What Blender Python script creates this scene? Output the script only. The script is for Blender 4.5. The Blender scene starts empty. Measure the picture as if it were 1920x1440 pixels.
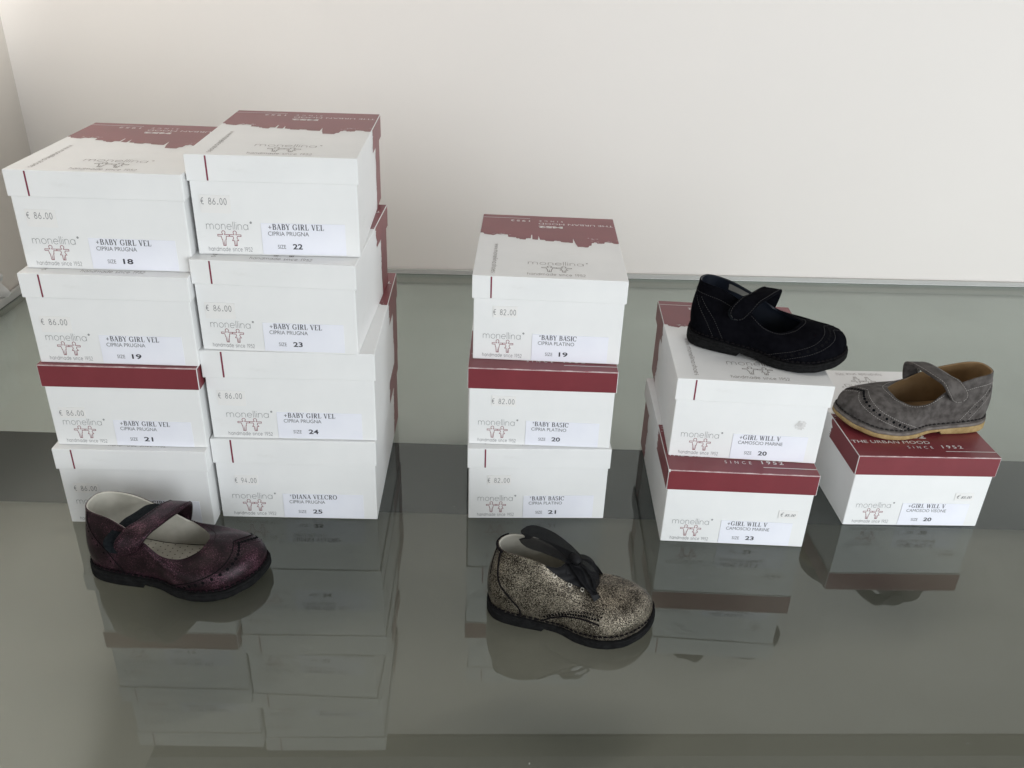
import bpy, bmesh, math, random
from mathutils import Vector, Matrix, Quaternion

random.seed(7)
scn = bpy.context.scene
COL = scn.collection
S = 0.75                                   # one survey unit of the stacks is 0.75 m
R = math.radians

# ------------------------------------------------------------------ camera, world, lights, exposure
cam_d = bpy.data.cameras.new('camera')
cam = bpy.data.objects.new('camera', cam_d)
COL.objects.link(cam)
cam_d.sensor_width = 36.0
cam_d.lens = 36.0 * 1629.60 / 1920.0
cam_d.clip_start, cam_d.clip_end = 0.01, 60
cam.location = (0, 0, 0.618955 * S)
pit, rol = R(27.9656), R(2.2713)
cam.matrix_world = (Matrix.Translation(cam.location) @ Matrix.Rotation(R(90) - pit, 4, 'X')
                    @ Matrix.Rotation(rol, 4, 'Z'))
scn.camera = cam

world = bpy.data.worlds.new('World')
scn.world = world
world.use_nodes = True
bg = world.node_tree.nodes['Background']
_wn, _wl = world.node_tree.nodes, world.node_tree.links
_wt = _wn.new('ShaderNodeTexCoord')
_ws = _wn.new('ShaderNodeSeparateXYZ')
_wr = _wn.new('ShaderNodeValToRGB')
_wl.new(_wt.outputs['Generated'], _ws.inputs[0])
_wl.new(_ws.outputs['Z'], _wr.inputs['Fac'])
_wl.new(_wr.outputs['Color'], bg.inputs[0])
_wr.color_ramp.elements[0].position, _wr.color_ramp.elements[0].color = 0.15, (0.97, 0.985, 1.0, 1)
_wr.color_ramp.elements[1].position, _wr.color_ramp.elements[1].color = 0.85, (0.40, 0.40, 0.395, 1)
bg.inputs[1].default_value = 0.46


def area(name, loc, target, sx, sy, power, color):
    d = bpy.data.lights.new(name, 'AREA')
    d.shape, d.size, d.size_y, d.energy, d.color = 'RECTANGLE', sx, sy, power, color
    o = bpy.data.objects.new(name, d)
    COL.objects.link(o)
    o.location = loc
    o.rotation_euler = (Vector(target) - Vector(loc)).to_track_quat('-Z', 'Y').to_euler()
    return o


area('window_light_front', (-0.9, -0.95, 0.36), (-0.2, 0.9, 0.12), 1.2, 0.8, 5.2, (0.90, 0.95, 1.0))
# added spot in place of window daylight on the side wall, mirrored in glass
sd_ = bpy.data.lights.new('side_wall_spot', 'SPOT')
sd_.energy, sd_.spot_size, sd_.spot_blend, sd_.shadow_soft_size, sd_.color = 300, R(25), 0.75, 0.05, (1.0, 0.985, 0.95)
sl_ = bpy.data.objects.new('side_wall_spot', sd_)
COL.objects.link(sl_)
sl_.location = (0.45, -0.25, 0.95)
sl_.rotation_euler = (Vector((-0.67, 0.74, 0.58)) - sl_.location).to_track_quat('-Z', 'Y').to_euler()
area('window_light_east', (1.25, -0.85, 0.42), (0.2, 0.9, 0.14), 1.5, 0.9, 31, (0.92, 0.965, 1.0))
area('ceiling_light', (0.50, 1.00, 2.7), (0.45, 1.10, 0.0), 2.2, 0.16, 13, (1.0, 0.965, 0.91))  # unseen strip lamp, added to lift the back wall and rear board

scn.render.engine = 'CYCLES'
scn.view_settings.view_transform = 'Standard'
scn.view_settings.look = 'None'
scn.view_settings.exposure = 0.0
scn.view_settings.gamma = 1.0
scn.cycles.max_bounces = 10
scn.cycles.transparent_max_bounces = 24
scn.cycles.use_denoising = True
try:
    scn.cycles.denoiser = 'OPENIMAGEDENOISE'
except Exception:
    pass


# ------------------------------------------------------------------ materials
def new_mat(name, base=(0.8, 0.8, 0.8), rough=0.5, metal=0.0, spec=0.5, sheen=0.0):
    m = bpy.data.materials.new(name)
    m.use_nodes = True
    b = m.node_tree.nodes['Principled BSDF']
    b.inputs['Base Color'].default_value = (*base, 1)
    b.inputs['Roughness'].default_value = rough
    b.inputs['Metallic'].default_value = metal
    b.inputs['Specular IOR Level'].default_value = spec
    b.inputs['Sheen Weight'].default_value = sheen
    return m


def nodes_of(m):
    return m.node_tree.nodes, m.node_tree.links, m.node_tree.nodes['Principled BSDF']


def noise(m, scale, detail=3.0, rough=0.55, stretch=(1, 1, 1)):
    n, l, b = nodes_of(m)
    tc = n.new('ShaderNodeTexCoord')
    mp = n.new('ShaderNodeMapping')
    mp.inputs['Scale'].default_value = stretch
    t = n.new('ShaderNodeTexNoise')
    t.inputs['Scale'].default_value = scale
    t.inputs['Detail'].default_value = detail
    t.inputs['Roughness'].default_value = rough
    l.new(tc.outputs['Object'], mp.inputs['Vector'])
    l.new(mp.outputs['Vector'], t.inputs['Vector'])
    return t


def ramp(m, src, stops):
    n, l, b = nodes_of(m)
    r = n.new('ShaderNodeValToRGB')
    e = r.color_ramp.elements
    while len(e) < len(stops):
        e.new(0.5)
    for k, (p, c) in enumerate(stops):
        e[k].position = p
        e[k].color = (*c, 1) if len(c) == 3 else c
    l.new(src, r.inputs['Fac'])
    return r


def bump(m, src, strength, dist):
    n, l, b = nodes_of(m)
    bp = n.new('ShaderNodeBump')
    bp.inputs['Strength'].default_value = strength
    bp.inputs['Distance'].default_value = dist
    l.new(src, bp.inputs['Height'])
    l.new(bp.outputs['Normal'], b.inputs['Normal'])
    return bp


def mottled(name, c0, c1, scale, rough=0.5, metal=0.0, spec=0.5, sheen=0.0, bstr=0.0, bdist=0.0003, bscale=None,
            stretch=(1, 1, 1), lo=0.35, hi=0.65):
    m = new_mat(name, c0, rough, metal, spec, sheen)
    n, l, b = nodes_of(m)
    t = noise(m, scale, stretch=stretch)
    r = ramp(m, t.outputs['Fac'], [(lo, c0), (hi, c1)])
    l.new(r.outputs['Color'], b.inputs['Base Color'])
    if bstr:
        t2 = noise(m, bscale or scale, 4.0)
        bump(m, t2.outputs['Fac'], bstr, bdist)
    return m


M = {}
M['card_white'] = mottled('white_card', (0.795, 0.80, 0.795), (0.83, 0.832, 0.825), 22, 0.42, spec=0.4, bstr=0.22,
                          bdist=0.0016, bscale=16)
_m = M['card_white']
_n, _l, _b = nodes_of(_m)
_t = noise(_m, 9, 6.0, 0.7, stretch=(1, 1, 2.4))
_r = ramp(_m, _t.outputs['Fac'], [(0.28, (0.93, 0.925, 0.915)), (0.40, (1, 1, 1))])
_old = _b.inputs['Base Color'].links[0].from_socket
_mx = _n.new('ShaderNodeMix'); _mx.data_type = 'RGBA'; _mx.blend_type = 'MULTIPLY'
_mx.inputs['Factor'].default_value = 1.0
_l.new(_old, _mx.inputs[6]); _l.new(_r.outputs['Color'], _mx.inputs[7])
_l.new(_mx.outputs[2], _b.inputs['Base Color'])
M['red_print'] = mottled('burgundy_print', (0.175, 0.027, 0.036), (0.20, 0.032, 0.042), 30, 0.36, spec=0.5, bstr=0.08,
                         bdist=0.0004, bscale=50)
M['white_print'] = new_mat('white_print', (0.72, 0.70, 0.69), 0.45)
M['pale_wear'] = mottled('worn_red_edge', (0.30, 0.10, 0.11), (0.62, 0.50, 0.49), 120, 0.6)
M['stripe'] = new_mat('red_stripe_print', (0.20, 0.022, 0.05), 0.45)
M['ink_grey'] = new_mat('grey_print', (0.22, 0.22, 0.225), 0.5)
M['ink_red'] = new_mat('red_line_print', (0.26, 0.06, 0.08), 0.5)
M['ink_brown'] = new_mat('brown_print', (0.25, 0.22, 0.21), 0.5)
M['ink_black'] = new_mat('black_ink', (0.035, 0.035, 0.045), 0.6)
M['ink_soft'] = new_mat('soft_grey_ink', (0.13, 0.13, 0.14), 0.6)
M['ink_price'] = new_mat('price_ink', (0.11, 0.11, 0.12), 0.6)
M['paper_label'] = mottled('label_paper', (0.80, 0.81, 0.88), (0.83, 0.84, 0.90), 40, 0.6, spec=0.3)
M['paper_sticker'] = mottled('sticker_paper', (0.80, 0.79, 0.775), (0.83, 0.82, 0.80), 40, 0.6, spec=0.3)
M['paper_torn'] = mottled('torn_paper', (0.55, 0.54, 0.53), (0.74, 0.73, 0.72), 160, 0.8, spec=0.1)
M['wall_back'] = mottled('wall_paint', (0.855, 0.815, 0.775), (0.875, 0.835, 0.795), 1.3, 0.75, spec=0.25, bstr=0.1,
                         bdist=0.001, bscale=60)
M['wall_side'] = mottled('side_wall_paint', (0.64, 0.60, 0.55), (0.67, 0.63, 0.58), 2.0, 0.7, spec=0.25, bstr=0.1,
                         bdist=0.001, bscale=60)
M['cloth_white'] = mottled('white_cloth', (0.74, 0.73, 0.70), (0.80, 0.79, 0.77), 30, 0.9, spec=0.2)
M['alu'] = mottled('brushed_aluminium', (0.50, 0.50, 0.48), (0.55, 0.55, 0.53), 80, 0.65, metal=0.1, stretch=(1, 40, 40))
M['alu_bright'] = new_mat('bright_aluminium_edge', (0.78, 0.79, 0.77), 0.3, 0.5)
M['seal'] = new_mat('dark_seal', (0.10, 0.11, 0.10), 0.5)
M['board_rear'] = mottled('rear_board_paint', (0.79, 0.815, 0.80), (0.83, 0.855, 0.84), 3.0, 0.8, spec=0.1)
M['board_front'] = mottled('floor_board_paint', (0.43, 0.415, 0.36), (0.49, 0.475, 0.415), 2.5, 0.8, spec=0.1)
M['board_edge'] = new_mat('board_dark_edge', (0.05, 0.055, 0.055), 0.8, spec=0.1)
M['rail'] = new_mat('dark_rail_paint', (0.09, 0.09, 0.07), 0.5)


def make_glass(under=False):
    m = bpy.data.materials.new('green_tinted_glass')
    m.use_nodes = True
    n, l = m.node_tree.nodes, m.node_tree.links
    n.clear()
    out = n.new('ShaderNodeOutputMaterial')
    tr = n.new('ShaderNodeBsdfTransparent')
    tr.inputs[0].default_value = (0.925, 0.932, 0.918, 1)
    df = n.new('ShaderNodeBsdfDiffuse')
    df.inputs[0].default_value = (0.36, 0.37, 0.34, 1)
    mx0 = n.new('ShaderNodeMixShader')
    mx0.inputs[0].default_value = 0.16
    gl = n.new('ShaderNodeBsdfGlossy')
    gl.inputs['Roughness'].default_value = 0.012
    gl.inputs['Color'].default_value = (0.93, 1.0, 0.98, 1)
    fr = n.new('ShaderNodeFresnel')
    fr.inputs['IOR'].default_value = 1.66
    mx = n.new('ShaderNodeMixShader')
    # faint dust and wiping marks dull the pane a little
    tc = n.new('ShaderNodeTexCoord')
    t = n.new('ShaderNodeTexNoise')
    t.inputs['Scale'].default_value = 6.0
    t.inputs['Detail'].default_value = 6.0
    mr = n.new('ShaderNodeMapRange')
    mr.inputs['From Min'].default_value = 0.35
    mr.inputs['From Max'].default_value = 0.75
    mr.inputs['To Min'].default_value = 0.02
    mr.inputs['To Max'].default_value = 0.10
    l.new(tc.outputs['Object'], t.inputs['Vector'])
    l.new(t.outputs['Fac'], mr.inputs['Value'])
    # sparse specks of lint
    vo = n.new('ShaderNodeTexVoronoi')
    vo.inputs['Scale'].default_value = 42.0
    lt = n.new('ShaderNodeMath'); lt.operation = 'LESS_THAN'; lt.inputs[1].default_value = 0.030
    sp = n.new('ShaderNodeSeparateColor')
    gt = n.new('ShaderNodeMath'); gt.operation = 'GREATER_THAN'; gt.inputs[1].default_value = 0.72
    mu = n.new('ShaderNodeMath'); mu.operation = 'MULTIPLY'
    ma = n.new('ShaderNodeMath'); ma.operation = 'MULTIPLY_ADD'; ma.inputs[1].default_value = 0.8
    l.new(tc.outputs['Object'], vo.inputs['Vector'])
    l.new(vo.outputs['Distance'], lt.inputs[0])
    l.new(vo.outputs['Color'], sp.inputs[0])
    l.new(sp.outputs[0], gt.inputs[0])
    l.new(lt.outputs[0], mu.inputs[0]); l.new(gt.outputs[0], mu.inputs[1])
    l.new(mu.outputs[0], ma.inputs[0]); l.new(mr.outputs['Result'], ma.inputs[2])
    l.new(ma.outputs[0], mx0.inputs[0])
    l.new(tr.outputs[0], mx0.inputs[1])
    l.new(df.outputs[0], mx0.inputs[2])
    if under:                                  # lower face and edges: only a faint second reflection
        mx.inputs[0].default_value = 0.0
    else:
        l.new(fr.outputs[0], mx.inputs[0])
    l.new(mx0.outputs[0], mx.inputs[1])
    l.new(gl.outputs[0], mx.inputs[2])
    l.new(mx.outputs[0], out.inputs[0])
    return m


M['glass'] = make_glass()
M['glass_under'] = make_glass(True)

# shoe materials
M['plum'] = new_mat('plum_metallic_leather', (0.05, 0.02, 0.03), 0.40, 0.5, spec=0.35)
_m = M['plum']
_n, _l, _b = nodes_of(_m)
_t = noise(_m, 1500, 2.0, 0.7)
_t2 = noise(_m, 60, 3.0)
_mix = _n.new('ShaderNodeMath'); _mix.operation = 'MULTIPLY_ADD'
_mix.inputs[1].default_value = 0.55
_l.new(_t2.outputs['Fac'], _mix.inputs[0]); _l.new(_t.outputs['Fac'], _mix.inputs[2])
_r = ramp(_m, _mix.outputs[0], [(0.62, (0.0065, 0.0036, 0.0046)), (0.85, (0.021, 0.0083, 0.0128)), (1.0, (0.17, 0.076, 0.108))])
_l.new(_r.outputs['Color'], _b.inputs['Base Color'])
bump(_m, _t.outputs['Fac'], 0.35, 0.0003)

M['glitter'] = new_mat('bronze_crackle_leather', (0.2, 0.18, 0.14), 0.42, 0.85)
_m = M['glitter']
_n, _l, _b = nodes_of(_m)
_tc = _n.new('ShaderNodeTexCoord')
_v = _n.new('ShaderNodeTexVoronoi'); _v.inputs['Scale'].default_value = 3300
_l.new(_tc.outputs['Object'], _v.inputs['Vector'])
_sep = _n.new('ShaderNodeSeparateColor')
_l.new(_v.outputs['Color'], _sep.inputs[0])
_t2 = noise(_m, 70, 3.0)
_ad = _n.new('ShaderNodeMath'); _ad.operation = 'MULTIPLY_ADD'; _ad.inputs[1].default_value = 0.9
_l.new(_t2.outputs['Fac'], _ad.inputs[0]); _l.new(_sep.outputs[0], _ad.inputs[2])
_r = ramp(_m, _ad.outputs[0], [(0.56, (0.010, 0.008, 0.006)), (0.86, (0.055, 0.044, 0.031)), (1.0, (0.44, 0.39, 0.31))])
_dv = _n.new('ShaderNodeMath'); _dv.operation = 'MULTIPLY'; _dv.inputs[1].default_value = 0.78
_l.new(_ad.outputs[0], _dv.inputs[0]); _l.new(_dv.outputs[0], _r.inputs['Fac'])
_l.new(_r.outputs['Color'], _b.inputs['Base Color'])
bump(_m, _sep.outputs[1], 0.5, 0.0004)

M['navy'] = mottled('navy_suede', (0.0028, 0.0029, 0.0042), (0.0046, 0.0048, 0.0066), 180, 0.95, spec=0.02, sheen=0.0, bstr=0.35,
                    bdist=0.0004, bscale=1400)
M['grey_suede'] = mottled('taupe_grey_suede', (0.054, 0.048, 0.045), (0.112, 0.102, 0.096), 140, 0.95, spec=0.08, sheen=0.06,
                          bstr=0.4, bdist=0.0004, bscale=1200)
M['sole_black'] = mottled('black_crepe_rubber', (0.0060, 0.0060, 0.0062), (0.0125, 0.0125, 0.013), 300, 0.85, spec=0.08, bstr=0.6,
                          bdist=0.0006, bscale=500)
M['sole_tan'] = mottled('tan_crepe_rubber', (0.28, 0.190, 0.080), (0.39, 0.28, 0.13), 220, 0.7, spec=0.25, bstr=0.6,
                        bdist=0.0006, bscale=500)
M['welt_grey'] = mottled('grey_leather_welt', (0.085, 0.072, 0.065), (0.16, 0.14, 0.125), 150, 0.7)
M['lining_cream'] = mottled('cream_leather', (0.40, 0.385, 0.33), (0.50, 0.48, 0.42), 60, 0.5, spec=0.4, bstr=0.2, bdist=0.0005,
                            bscale=120)
M['lining_navy'] = mottled('navy_leather', (0.004, 0.006, 0.011), (0.007, 0.010, 0.018), 60, 0.4, spec=0.5)
M['lining_tan'] = mottled('tan_leather', (0.22, 0.135, 0.06), (0.29, 0.185, 0.09), 60, 0.55)
M['thread_black'] = new_mat('black_thread', (0.006, 0.005, 0.006), 0.8, spec=0.1)
M['thread_grey'] = new_mat('grey_thread', (0.030, 0.028, 0.029), 0.85)
M['thread_dark'] = new_mat('dark_grey_thread', (0.028, 0.025, 0.024), 0.8, spec=0.1)
M['thread_pale'] = new_mat('pale_thread', (0.33, 0.31, 0.29), 0.8)
M['thread_plum'] = new_mat('plum_thread', (0.03, 0.014, 0.02), 0.8, spec=0.1)
M['hole'] = new_mat('punched_hole', (0.004, 0.004, 0.005), 0.9, spec=0.1)
M['dot'] = new_mat('dark_dot', (0.10, 0.085, 0.07), 0.7)
M['velcro'] = mottled('black_velcro', (0.006, 0.008, 0.010), (0.014, 0.017, 0.020), 600, 1.0, spec=0.1, bstr=0.6, bdist=0.0006,
                      bscale=900)
M['metal'] = new_mat('dark_metal', (0.30, 0.29, 0.27), 0.3, 0.9)
M['metal_pale'] = new_mat('pale_eyelet', (0.52, 0.49, 0.43), 0.4, 0.6)
M['tag_grey'] = new_mat('grey_tag', (0.17, 0.165, 0.15), 0.7)
M['ribbon'] = new_mat('black_organza', (0.006, 0.006, 0.007), 0.6, spec=0.12, sheen=0.0)
M['ribbon'].node_tree.nodes['Principled BSDF'].inputs['Alpha'].default_value = 0.68
M['clear'] = new_mat('clear_tip', (0.25, 0.25, 0.25), 0.2)
M['satin'] = mottled('black_satin_lace', (0.004, 0.004, 0.005), (0.010, 0.010, 0.011), 200, 0.6, spec=0.15)


# ------------------------------------------------------------------ mesh builder
class MB:
    """collects faces with materials; build() links them as ONE mesh object"""

    def __init__(self):
        self.v, self.f, self.m, self.sm, self.mats = [], [], [], [], []

    def mi(self, mat):
        if mat not in self.mats:
            self.mats.append(mat)
        return self.mats.index(mat)

    def add(self, verts, faces, mat, smooth=False):
        o = len(self.v)
        self.v += [tuple(p) for p in verts]
        k = self.mi(mat)
        for f in faces:
            self.f.append(tuple(i + o for i in f))
            self.m.append(k)
            self.sm.append(smooth)

    def add_bm(self, bm, mat, smooth=False):
        bm.verts.ensure_lookup_table()
        bm.verts.index_update()
        self.add([v.co[:] for v in bm.verts], [[v.index for v in f.verts] for f in bm.faces], mat, smooth)
        bm.free()

    def box(self, lo, hi, mat, bevel=0.0, seg=2, skip_bottom=False):
        bm = bmesh.new()
        bmesh.ops.create_cube(bm, size=1.0)
        for v in bm.verts:
            for a in range(3):
                v.co[a] = lo[a] if v.co[a] < 0 else hi[a]
        if bevel:
            bmesh.ops.bevel(bm, geom=list(bm.edges), offset=bevel, segments=seg, affect='EDGES', profile=0.5)
        self.add_bm(bm, mat, False)

    def grid(self, rows, mat, close_u=False, close_v=False, smooth=True, flip=False):
        """rows: list of equal-length point lists"""
        nu, nv = len(rows), len(rows[0])
        vs = [p for r in rows for p in r]
        fs = []
        for i in range(nu if close_u else nu - 1):
            for j in range(nv if close_v else nv - 1):
                a, b = i * nv + j, i * nv + (j + 1) % nv
                c, d = ((i + 1) % nu) * nv + (j + 1) % nv, ((i + 1) % nu) * nv + j
                fs.append((a, d, c, b) if flip else (a, b, c, d))
        self.add(vs, fs, mat, smooth)

    def tube(self, pts, r, mat, n=8, closed=False):
        pts = [Vector(p) for p in pts]
        rows = []
        k = len(pts)
        up = Vector((0.13, 0.21, 0.97))
        for i in range(k):
            a = pts[(i - 1) % k] if closed or i else pts[0]
            b = pts[(i + 1) % k] if closed or i < k - 1 else pts[-1]
            t = (b - a).normalized()
            s = t.cross(up).normalized()
            w = s.cross(t)
            rr = r[i] if isinstance(r, (list, tuple)) else r
            rows.append([pts[i] + s * (rr * math.cos(2 * math.pi * j / n)) + w * (rr * math.sin(2 * math.pi * j / n))
                         for j in range(n)])
        self.grid(rows, mat, close_u=closed, close_v=True)
        if not closed:
            for row, fl in ((rows[0], True), (rows[-1], False)):
                self.add(row, [tuple(range(n)) if fl else tuple(reversed(range(n)))], mat)

    def build(self, name, parent=None, weld=0.0, loc=None):
        me = bpy.data.meshes.new(name)
        me.from_pydata(self.v, [], self.f)
        for m in self.mats:
            me.materials.append(m)
        me.polygons.foreach_set('material_index', self.m)
        me.polygons.foreach_set('use_smooth', self.sm)
        me.update()
        o = bpy.data.objects.new(name, me)
        COL.objects.link(o)
        if parent is not None:
            o.parent = parent
        if loc:
            o.location = loc
        return o


def empty(name, loc, rz=0.0):
    o = bpy.data.objects.new(name, None)
    COL.objects.link(o)
    o.empty_display_size = 0.02
    o.location = loc
    o.rotation_euler = (0, 0, rz)
    return o


def tag(o, label=None, cat=None, group=None, kind=None):
    if label: o['label'] = label
    if cat: o['category'] = cat
    if group: o['group'] = group
    if kind: o['kind'] = kind
    return o


# ------------------------------------------------------------------ lettering
def arc(cx, cy, rx, ry, a0, a1, n=10):
    return [(cx + rx * math.cos(R(a0 + (a1 - a0) * i / n)), cy + ry * math.sin(R(a0 + (a1 - a0) * i / n))) for i in range(n + 1)]


X = 0.5
# round thin stroke letters: x-height 1, advance at the end
ROUND = {
    'm': ([[(0, 0), (0, 1)], [(0, .62)] + arc(.38, .62, .38, .38, 180, 0) + [(.76, 0)], [(.76, .62)] + arc(1.14, .62, .38, .38, 180, 0) + [(1.52, 0)]], 1.92),
    'n': ([[(0, 0), (0, 1)], [(0, .60)] + arc(.40, .60, .40, .40, 180, 0) + [(.80, 0)]], 1.18),
    'h': ([[(0, 0), (0, 1.5)], [(0, .60)] + arc(.40, .60, .40, .40, 180, 0) + [(.80, 0)]], 1.18),
    'o': ([arc(.5, .5, .5, .5, 0, 360, 20)], 1.36),
    'e': ([[(.02, .52), (.99, .52)] + arc(.5, .5, .5, .5, 5, 320, 18)], 1.34),
    'l': ([[(0, 0), (0, 1.52)]], .36),
    'i': ([[(0, 0), (0, 1)], [(0, 1.28), (0, 1.40)]], .36),
    'a': ([arc(.5, .5, .5, .5, 0, 360, 20), [(1.0, 0), (1.0, 1)]], 1.36),
    'd': ([arc(.5, .5, .5, .5, 0, 360, 20), [(1.0, 0), (1.0, 1.5)]], 1.36),
    'c': ([arc(.5, .5, .5, .5, 45, 315, 16)], 1.2),
    's': ([arc(.3, .74, .26, .26, 40, 270, 10) + arc(.3, .24, .28, .24, 90, -140, 10)], .9),
    'w': ([[(0, 1), (.30, 0), (.58, .95), (.86, 0), (1.16, 1)]], 1.42),
    '.': ([[(.04, 0), (.04, .14)]], .36),
    '1': ([[(0, 1.2), (.28, 1.42), (.28, 0)]], .7),
    '9': ([arc(.42, .98, .42, .42, 0, 360, 16), [(.82, .82), (.40, 0)]], 1.15),
    '5': ([[(.78, 1.4), (.18, 1.4), (.10, .82)] + arc(.40, .46, .44, .46, 120, -150, 12)], 1.12),
    '2': ([arc(.40, 1.0, .40, .40, 165, -35, 10) + [(0, 0), (.82, 0)]], 1.1),
    ' ': ([], .7),
    '\u00ae': ([arc(.16, 1.18, .15, .15, 0, 360, 12), [(.12, 1.10), (.12, 1.25), (.2, 1.22), (.13, 1.18), (.2, 1.1)]], .4),
}
# price-gun figures, height 1
PRICE = {
    '0': ([arc(.24, .5, .24, .5, 0, 360, 14)], .72),
    '2': ([arc(.24, .76, .24, .24, 170, -30, 8) + [(0, 0), (.50, 0)]], .72),
    '4': ([[(.36, 0), (.36, 1), (0, .3), (.5, .3)]], .72),
    '5': ([[(.46, 1), (.08, 1), (.05, .58)] + arc(.23, .32, .25, .32, 120, -150, 10)], .72),
    '6': ([[(.40, 1), (.08, .50)] + arc(.25, .28, .25, .28, 150, -210, 14)], .72),
    '8': ([arc(.24, .76, .2, .24, -90, 270, 12), arc(.24, .26, .25, .26, 90, 450, 12)], .72),
    '9': ([arc(.24, .70, .24, .30, 0, 360, 14), [(.47, .62), (.2, 0)]], .72),
    '.': ([[(.14, 0), (.14, .12), (.24, .12), (.24, 0)]], .55),
    ',': ([[(.18, .12), (.08, -.14)]], .40),
    '\u20ac': ([arc(.36, .5, .30, .5, 60, 300, 12), [(-.04, .6), (.42, .6)], [(-.04, .42), (.40, .42)]], .80),
    ' ': ([], .55),
}
TH, TN = .17, .058        # thick and thin strokes of the serif letters


def sb(x, y, w=.15):      # a serif bar
    return ([(x - w, y), (x + w, y)], TN)


SERIF = {
    'A': ([([(.02 + .06, 0), (.36, 1)], TN), ([(.36, 1), (.64, 0)], TH), ([(.2, .33), (.55, .33)], TN), sb(.08, .02, .11), sb(.64, .02, .14)], .80),
    'B': ([([(.17, 0), (.17, 1)], TH), ([(.04, .98), (.36, .98)] + arc(.36, .755, .19, .225, 90, -90, 8) + [(.2, .53)], 'v'), ([(.2, .53), (.38, .53)] + arc(.38, .275, .23, .255, 90, -90, 8) + [(.04, .02)], 'v')], .74),
    'C': ([(arc(.42, .5, .36, .49, 40, 320, 14), 'v'), ([(.70, .62), (.72, .99)], TN)], .82),
    'D': ([([(.17, 0), (.17, 1)], TH), ([(.04, .98), (.34, .98)] + arc(.34, .5, .36, .48, 90, -90, 10) + [(.04, .02)], 'v')], .84),
    'E': ([([(.17, 0), (.17, 1)], TH), ([(.04, .98), (.60, .98), (.61, .76)], TN), ([(.2, .52), (.44, .52)], TN), ([(.04, .02), (.61, .02), (.64, .26)], TN)], .72),
    'G': ([(arc(.42, .5, .36, .49, 45, 300, 14), 'v'), ([(.66, .05), (.66, .42)], TH), sb(.66, .43, .16), ([(.68, .66), (.70, .98)], TN)], .88),
    'I': ([([(.2, 0), (.2, 1)], TH), sb(.2, .98), sb(.2, .02)], .42),
    'L': ([([(.17, 0), (.17, 1)], TH), sb(.17, .98), ([(.03, .02), (.58, .02), (.61, .3)], TN)], .70),
    'N': ([([(.12, 0), (.12, 1)], TN), ([(.13, 1), (.66, 0)], TH), ([(.66, 0), (.66, 1)], TN), sb(.12, .02, .11), sb(.66, .98, .11), sb(.1, .98, .09)], .82),
    'O': ([(arc(.42, .5, .36, .48, 0, 360, 20), 'v')], .86),
    'R': ([([(.17, 0), (.17, 1)], TH), ([(.04, .98), (.36, .98)] + arc(.36, .74, .20, .24, 90, -90, 8) + [(.2, .50)], 'v'), ([(.36, .48), (.62, .0)], TH * .9), sb(.17, .02), sb(.66, .02, .08)], .80),
    'S': ([(arc(.29, .745, .22, .235, 30, 265, 9) + arc(.29, .26, .24, .245, 85, -150, 9), 'v'), ([(.48, .74), (.49, .98)], TN), ([(.06, .02), (.06, .28)], TN)], .62),
    'V': ([([(.10, 1), (.37, 0)], TH), ([(.37, 0), (.63, 1)], TN), sb(.10, .98, .13), sb(.63, .98, .1)], .76),
    'W': ([([(.09, 1), (.32, 0)], TH), ([(.32, 0), (.54, .95)], TN), ([(.52, 1), (.75, 0)], TH), ([(.75, 0), (.97, 1)], TN), sb(.09, .98, .12), sb(.97, .98, .1), sb(.52, .98, .1)], 1.1),
    'Y': ([([(.08, 1), (.37, .45)], TH), ([(.37, .45), (.64, 1)], TN), ([(.37, .5), (.37, 0)], TH), sb(.08, .98, .12), sb(.64, .98, .1), sb(.37, .02)], .76),
    '+': ([([(.06, .42), (.62, .42)], .085), ([(.34, .12), (.34, .72)], .10)], .74),
    '*': ([([(.12, .66), (.42, .90)], .05), ([(.42, .66), (.12, .90)], .05), ([(.27, .60), (.27, .98)], .05)], .52),
    ' ': ([], .36),
}


def ribbon2d(pts, width):
    """mitred flat band along a polyline in the plane; width is a number or 'v' for a broad nib"""
    P = [Vector(p) for p in pts]
    n = len(P)
    closed = (P[0] - P[-1]).length < 1e-6
    L, Rr = [], []
    for i in range(n):
        if closed:
            a = P[i] - P[i - 1] if i else P[0] - P[-2]
            b = P[i + 1] - P[i] if i < n - 1 else P[1] - P[0]
        else:
            a = P[i] - P[i - 1] if i else P[1] - P[0]
            b = P[i + 1] - P[i] if i < n - 1 else a
        if a.length < 1e-9: a = b
        if b.length < 1e-9: b = a
        a, b = a.normalized(), b.normalized()
        t = a + b
        t = t.normalized() if t.length > 1e-6 else a
        nn = Vector((-t.y, t.x))
        c = max(0.45, nn.dot(Vector((-a.y, a.x))))
        w = (TN + (TH - TN) * abs(t.y) ** 1.6) if width == 'v' else width
        L.append(P[i] + nn * (w / 2 / c))
        Rr.append(P[i] - nn * (w / 2 / c))
    vs = L + Rr
    return vs, [(i, n + i, n + i + 1, i + 1) for i in range(n - 1)]


def text_strokes(txt, font, weight=None, gap=0.0, slant=0.0):
    """-> list of (verts2d, faces), total advance"""
    out, x = [], 0.0
    for ch in txt:
        polys, adv = font[ch]
        for pl in polys:
            if weight is None:
                pts, w = pl
            else:
                pts, w = pl, weight
            v, f = ribbon2d(pts, w)
            out.append(([(p.x + x + slant * p.y, p.y) for p in v], f))
        x += adv + gap
    return out, x - gap


_font_cache = {}


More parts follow.
